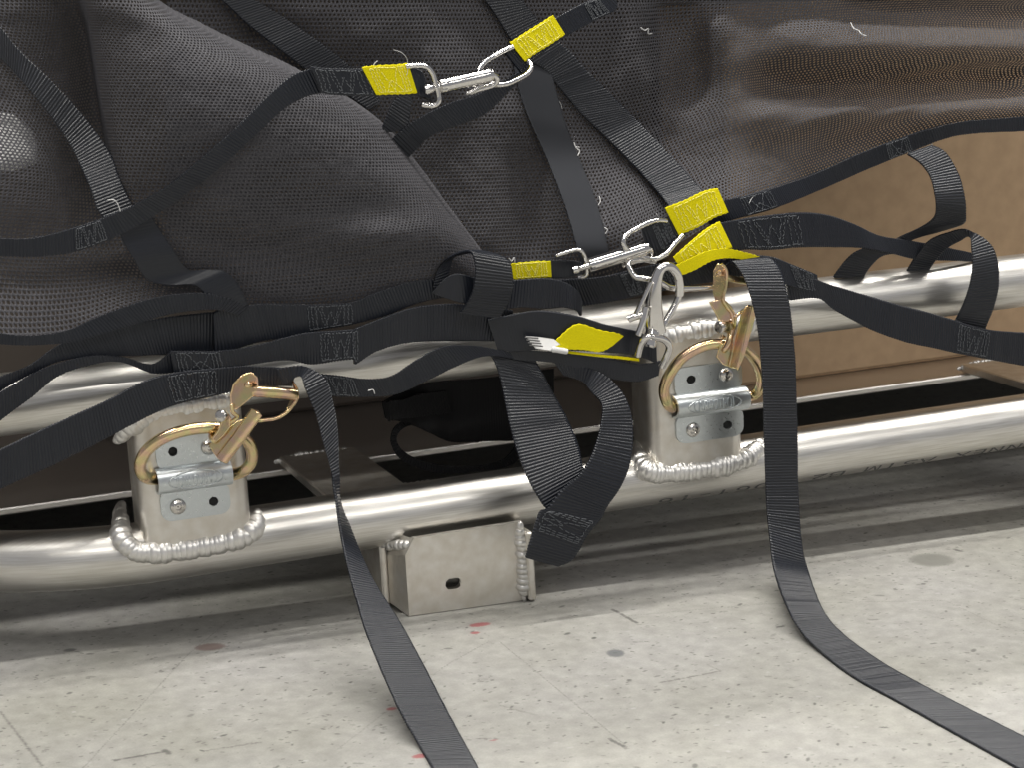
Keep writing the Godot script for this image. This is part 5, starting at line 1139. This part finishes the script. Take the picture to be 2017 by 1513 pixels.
	["L", [-0.2562, 0.2632, 0.042, -0.2561, 0.2301, 0.042, -0.2485, 0.2662, 0.043, -0.2425, 0.2329, 0.043, -0.2254, 0.2678, 0.045, -0.219, 0.2383, 0.045, -0.2021, 0.2661, 0.046, -0.1994, 0.2383, 0.046, -0.1785, 0.2643, 0.047, -0.1774, 0.2429, 0.047, -0.1505, 0.2638, 0.048, -0.1505, 0.2456, 0.048, -0.1296, 0.2696, 0.047, -0.1222, 0.2503, 0.047, -0.1044, 0.2751, 0.046, -0.0988, 0.2571, 0.046, -0.079, 0.2763, 0.045, -0.0775, 0.2601, 0.045, -0.0478, 0.2745, 0.04, -0.0482, 0.2604, 0.04, -0.0156, 0.2694, 0.034, -0.0159, 0.2591, 0.034], 0.0015, 0.62, "", [[0.3, 0.44]]],
	["L", [-0.2927, 0.2391, 0.054, -0.29, 0.2204, 0.054, -0.2758, 0.2378, 0.055, -0.2729, 0.2213, 0.055, -0.2569, 0.2363, 0.056, -0.2538, 0.2213, 0.056, -0.2298, 0.238, 0.057, -0.2266, 0.2237, 0.057, -0.2063, 0.2424, 0.058, -0.2032, 0.2241, 0.058, -0.1855, 0.2449, 0.058, -0.1855, 0.2193, 0.058, -0.1543, 0.2443, 0.058, -0.1544, 0.2205, 0.058, -0.15, 0.245, 0.0575, -0.1512, 0.2162, 0.0575, -0.1331, 0.2493, 0.056, -0.1333, 0.2247, 0.056, -0.1076, 0.2557, 0.054, -0.1086, 0.2286, 0.054, -0.082, 0.2574, 0.052, -0.083, 0.2277, 0.052, -0.0477, 0.2536, 0.05, -0.0528, 0.2248, 0.05, -0.0172, 0.2468, 0.048, -0.02, 0.2217, 0.048], 0.0015, 0.62, "", [[0.015, 0.13], [0.41, 0.52]]],
	["L", [-0.1837, 0.2111, 0.05, -0.1745, 0.1922, 0.05, -0.1659, 0.2084, 0.051, -0.1627, 0.1905, 0.051, -0.1426, 0.2036, 0.054, -0.135, 0.1884, 0.054, -0.1229, 0.2047, 0.057, -0.1173, 0.1897, 0.057, -0.1024, 0.216, 0.059, -0.0939, 0.1983, 0.059, -0.0816, 0.2248, 0.06, -0.0696, 0.2076, 0.06, -0.0554, 0.2229, 0.057, -0.0451, 0.213, 0.057, -0.0242, 0.2146, 0.053, -0.0201, 0.2085, 0.053, -0.0059, 0.2092, 0.05, -0.0039, 0.2033, 0.05], 0.0015, 0.62, "", [[0.02, 0.16]]],
	["L", [-0.0836, 0.2702, 0.048, -0.0718, 0.2713, 0.048, -0.0796, 0.2842, 0.05, -0.0677, 0.2893, 0.05, -0.0707, 0.2927, 0.053, -0.0622, 0.2964, 0.053, -0.0615, 0.2983, 0.063, -0.0448, 0.2968, 0.063, -0.0581, 0.297, 0.071, -0.029, 0.2902, 0.071, -0.057, 0.2855, 0.074, -0.0262, 0.2792, 0.074, -0.0588, 0.2716, 0.073, -0.0261, 0.2671, 0.073, -0.0618, 0.2614, 0.069, -0.0292, 0.2556, 0.069, -0.0675, 0.2511, 0.064, -0.034, 0.2444, 0.064], 0.0015, 0.62, "", []],
	["L", [-0.0859, 0.2669, 0.052, -0.0818, 0.2646, 0.052, -0.0743, 0.2785, 0.056, -0.0728, 0.2604, 0.056, -0.0652, 0.2812, 0.06, -0.0617, 0.2569, 0.06, -0.0548, 0.2776, 0.06, -0.0534, 0.2555, 0.06], 0.0015, 0.1, "", []],
	["L", [-0.0288, 0.2718, 0.052, -0.0337, 0.2479, 0.052, -0.0117, 0.2725, 0.058, -0.0145, 0.2497, 0.058, 0.0064, 0.2724, 0.061, 0.0037, 0.2478, 0.061, 0.0227, 0.2679, 0.058, 0.0214, 0.2468, 0.058, 0.0372, 0.2584, 0.05, 0.0365, 0.242, 0.05, 0.0447, 0.2482, 0.04, 0.044, 0.2358, 0.04, 0.0462, 0.2496, 0.03, 0.046, 0.2384, 0.03, 0.0372, 0.2564, 0.022, 0.0369, 0.243, 0.022, 0.021, 0.2604, 0.018, 0.0207, 0.2458, 0.018], 0.0015, 0.62, "", []],
	["R", [0.0316, 0.2633, 0.014, 0.0333, 0.2396, 0.014, 0.0479, 0.2634, 0.018, 0.0565, 0.24, 0.018, 0.0733, 0.2641, 0.022, 0.0843, 0.2426, 0.022, 0.0998, 0.2688, 0.024, 0.1087, 0.2461, 0.024, 0.1219, 0.2716, 0.026, 0.1309, 0.2489, 0.026, 0.1422, 0.2734, 0.032, 0.1514, 0.2524, 0.032, 0.1616, 0.2747, 0.04, 0.1732, 0.2552, 0.04, 0.1731, 0.2728, 0.045, 0.1777, 0.2585, 0.045], 0.0015, 0.62, "", [[0.4, 0.48], [0.62, 0.72]]],
	["L", [-0.0403, 0.2419, 0.052, -0.0324, 0.216, 0.052, -0.0246, 0.2445, 0.056, -0.0168, 0.2144, 0.056, -0.0006, 0.2473, 0.061, 0.003, 0.2152, 0.061, 0.0285, 0.2414, 0.064, 0.0191, 0.2134, 0.064, 0.0586, 0.2308, 0.065, 0.0538, 0.2089, 0.065, 0.0835, 0.2236, 0.064, 0.081, 0.2038, 0.064, 0.1001, 0.2152, 0.062, 0.1007, 0.195, 0.062], 0.003, 0.08, "", []],
	["L", [-0.0238, 0.2161, 0.052, -0.0197, 0.2075, 0.052, 0.0006, 0.2137, 0.056, 0.0047, 0.2043, 0.056, 0.0251, 0.2106, 0.06, 0.0271, 0.1988, 0.06, 0.0595, 0.2029, 0.062, 0.0548, 0.1875, 0.062, 0.0867, 0.1961, 0.061, 0.0843, 0.1812, 0.061, 0.1053, 0.1968, 0.06, 0.1029, 0.1844, 0.06], 0.003, 0.08, "", []],
	["T1", [0.1579, 0.2629, 0.052, 0.1742, 0.2668, 0.052, 0.1699, 0.2718, 0.056, 0.2002, 0.2738, 0.056, 0.1708, 0.2712, 0.066, 0.2081, 0.2702, 0.066, 0.1758, 0.2563, 0.076, 0.2112, 0.2536, 0.076, 0.183, 0.2227, 0.08, 0.2157, 0.22, 0.08, 0.1871, 0.1803, 0.081, 0.2186, 0.1774, 0.081, 0.1884, 0.129, 0.082, 0.2197, 0.1258, 0.082, 0.1893, 0.0774, 0.084, 0.2198, 0.0739, 0.084, 0.1879, 0.045, 0.093, 0.2188, 0.0324, 0.093, 0.1814, 0.0209, 0.114, 0.2149, 0.0122, 0.114, 0.1529, 0.016, 0.1882, 0.1779, 0.016, 0.1999, 0.1475, 0.0065, 0.2227, 0.178, 0.0065, 0.2234, 0.1448, 0.002, 0.2602, 0.178, 0.002, 0.2615, 0.1411, 0.0012, 0.3097, 0.1766, 0.0012, 0.3105, 0.1441, 0.0012, 0.3735, 0.1797, 0.0012, 0.3853, 0.147, 0.0012, 0.4444, 0.1849, 0.0012, 0.4585, 0.1511, 0.0012, 0.5283, 0.1878, 0.0012, 0.5403], 0.0015, 0.62, "", []],
	["T0", [-0.211, 0.2073, 0.07, -0.2162, 0.221, 0.07, -0.2004, 0.2144, 0.076, -0.1969, 0.2226, 0.076, -0.1987, 0.2065, 0.083, -0.1827, 0.2128, 0.083, -0.1918, 0.1849, 0.086, -0.1779, 0.1953, 0.086, -0.1877, 0.1618, 0.09, -0.1761, 0.1724, 0.09, -0.1841, 0.1426, 0.094, -0.1772, 0.1458, 0.094, -0.1858, 0.1251, 0.1114, -0.1763, 0.1182, 0.0866, -0.1864, 0.1095, 0.1195, -0.1716, 0.098, 0.0965, -0.1848, 0.0903, 0.122, -0.1698, 0.0805, 0.122, -0.1858, 0.0723, 0.142, -0.1665, 0.0658, 0.142, -0.1876, 0.058, 0.166, -0.1607, 0.0504, 0.166, -0.1904, 0.0462, 0.196, -0.159, 0.0398, 0.196, -0.1922, 0.0324, 0.235, -0.1588, 0.0274, 0.235, -0.1933, 0.0181, 0.278, -0.1588, 0.0127, 0.278, -0.1899, 0.003, 0.3104, -0.1596, 0.003, 0.3161, -0.1927, 0.0012, 0.3455, -0.1646, 0.0012, 0.3581, -0.2007, 0.0012, 0.4189, -0.1749, 0.0012, 0.4303], 0.0015, 0.62, "", []],
	["T2", [-0.0424, 0.2165, 0.05, -0.0016, 0.2088, 0.05, -0.0349, 0.206, 0.052, 0.006, 0.1927, 0.052, -0.0312, 0.1841, 0.058, 0.012, 0.1779, 0.058, -0.0293, 0.1549, 0.068, 0.0207, 0.156, 0.068, -0.0252, 0.1297, 0.078, 0.025, 0.1368, 0.078, -0.016, 0.1036, 0.086, 0.0257, 0.1197, 0.086, -0.002, 0.0858, 0.088, 0.0333, 0.1039, 0.088, 0.0249, 0.0792, 0.086, 0.045, 0.0924, 0.086], 0.0015, 0.62, "", []],
	["T2", [0.0126, 0.2039, 0.058, 0.0211, 0.1916, 0.058, 0.0372, 0.1983, 0.062, 0.0348, 0.186, 0.062, 0.0558, 0.1884, 0.07, 0.0401, 0.1774, 0.07, 0.0675, 0.17, 0.078, 0.0453, 0.168, 0.078, 0.0699, 0.1459, 0.084, 0.0403, 0.151, 0.084, 0.0642, 0.1203, 0.089, 0.0312, 0.1322, 0.089, 0.0546, 0.1032, 0.092, 0.0188, 0.1177, 0.092, 0.0419, 0.0881, 0.093, 0.0029, 0.1072, 0.093, 0.0374, 0.0803, 0.093, -0.0091, 0.0941, 0.093, 0.0262, 0.069, 0.093, -0.0169, 0.0901, 0.093, 0.0134, 0.0491, 0.091, -0.0254, 0.0644, 0.091, 0.001, 0.0434, 0.089, -0.0274, 0.0546, 0.089], 0.0015, 0.62, "", [[0.78, 0.88]]],
	["B", [-0.104, 0.1648, -0.034, -0.1011, 0.15, -0.034, -0.0897, 0.1692, -0.04, -0.0862, 0.1447, -0.04, -0.0715, 0.1721, -0.048, -0.0705, 0.1371, -0.048, -0.057, 0.1758, -0.044, -0.0586, 0.131, -0.044, -0.0348, 0.1744, -0.05, -0.0388, 0.1203, -0.05, -0.0111, 0.1746, -0.046, -0.0105, 0.119, -0.046, 0.021, 0.1746, -0.052, 0.0218, 0.1153, -0.052, 0.0577, 0.175, -0.056, 0.0565, 0.119, -0.056], 0.0015, 0.12, "dark", []],
	["B", [0.0229, 0.1136, -0.055, 0.0297, 0.1017, -0.055, 0.0067, 0.1007, -0.05, 0.0112, 0.0935, -0.05, -0.0229, 0.0992, -0.045, -0.0185, 0.0934, -0.045, -0.0563, 0.1053, -0.04, -0.0565, 0.0978, -0.04, -0.0806, 0.1167, -0.04, -0.0852, 0.1106, -0.04, -0.0897, 0.1281, -0.042, -0.0951, 0.1265, -0.042, -0.0846, 0.1364, -0.046, -0.0898, 0.1404, -0.046, -0.0698, 0.1384, -0.05, -0.0719, 0.1443, -0.05, -0.0417, 0.1295, -0.054, -0.0368, 0.1378, -0.054, -0.0131, 0.1159, -0.058, -0.0037, 0.1225, -0.058], 0.0015, 0.62, "dark", []],
	["B", [-0.1002, 0.1643, -0.035, -0.0983, 0.1469, -0.035, -0.0958, 0.1661, -0.032, -0.0939, 0.1488, -0.032, -0.0851, 0.166, -0.034, -0.0835, 0.1486, -0.034, -0.0676, 0.1675, -0.04, -0.0638, 0.1476, -0.04, -0.0432, 0.1663, -0.046, -0.0393, 0.1462, -0.046], 0.0015, 0.62, "dark", []],
	["L", [-0.0268, 0.2827, 0.036, -0.025, 0.2695, 0.036, 0.001, 0.2841, 0.037, 0.0028, 0.2684, 0.037, 0.0206, 0.2831, 0.037, 0.0216, 0.2678, 0.037, 0.036, 0.282, 0.037, 0.0366, 0.2675, 0.037, 0.0479, 0.2793, 0.035, 0.0481, 0.2689, 0.035], 0.0015, 0.1, "", []],
]
const TAGS := [
	["L", [-0.1432, 0.4433, 0.0785, -0.1323, 0.4217, 0.0785, -0.1304, 0.4443, 0.079, -0.1214, 0.4216, 0.079, -0.1166, 0.4442, 0.079, -0.1095, 0.4215, 0.079, -0.1071, 0.445, 0.078, -0.1004, 0.4218, 0.078], true],
	["R", [0.025, 0.4762, 0.04, 0.0354, 0.4602, 0.04, 0.0121, 0.4695, 0.042, 0.0224, 0.4531, 0.042, -0.0016, 0.4625, 0.044, 0.01, 0.4473, 0.044, -0.0133, 0.4563, 0.0455, -0.001, 0.4411, 0.0455], true],
	["R", [0.164, 0.3335, 0.047, 0.1741, 0.312, 0.047, 0.1501, 0.3321, 0.05, 0.1591, 0.3087, 0.05, 0.1336, 0.3261, 0.051, 0.1448, 0.3026, 0.051, 0.1154, 0.3205, 0.05, 0.1279, 0.297, 0.05], true],
	["R", [0.1642, 0.3067, 0.05, 0.1762, 0.2833, 0.05, 0.1507, 0.3016, 0.053, 0.1621, 0.2804, 0.053, 0.1359, 0.2924, 0.055, 0.1473, 0.2745, 0.055, 0.1199, 0.2806, 0.055, 0.1289, 0.2675, 0.055], true],
	["R", [0.2034, 0.2738, 0.05, 0.2024, 0.2692, 0.05, 0.1872, 0.2792, 0.054, 0.1863, 0.2729, 0.054, 0.1671, 0.2847, 0.057, 0.167, 0.2759, 0.057, 0.1477, 0.2837, 0.059, 0.1522, 0.2747, 0.059, 0.1293, 0.2775, 0.059, 0.1375, 0.2686, 0.059, 0.1161, 0.2721, 0.058, 0.1229, 0.2642, 0.058], false],
	["L", [0.0067, 0.2191, 0.067, 0.0069, 0.2187, 0.067, 0.0134, 0.2252, 0.068, 0.0176, 0.2154, 0.068, 0.0287, 0.2352, 0.0695, 0.0344, 0.213, 0.0695, 0.0474, 0.2293, 0.0705, 0.0462, 0.2104, 0.0705, 0.0628, 0.2251, 0.0705, 0.056, 0.2133, 0.0705, 0.0687, 0.222, 0.07, 0.0678, 0.2213, 0.07], false],
	["L", [0.0226, 0.2131, 0.064, 0.0226, 0.2106, 0.064, 0.0402, 0.2098, 0.066, 0.0401, 0.2074, 0.066, 0.0662, 0.2052, 0.067, 0.0662, 0.2027, 0.067, 0.0836, 0.2018, 0.066, 0.0836, 0.1989, 0.066], false],
	["L", [-0.0154, 0.2831, 0.04, -0.0136, 0.2696, 0.04, -0.0049, 0.2837, 0.041, -0.0031, 0.2697, 0.041, 0.0081, 0.2836, 0.041, 0.0086, 0.2697, 0.041, 0.0186, 0.2829, 0.041, 0.0191, 0.2693, 0.041], true],
]
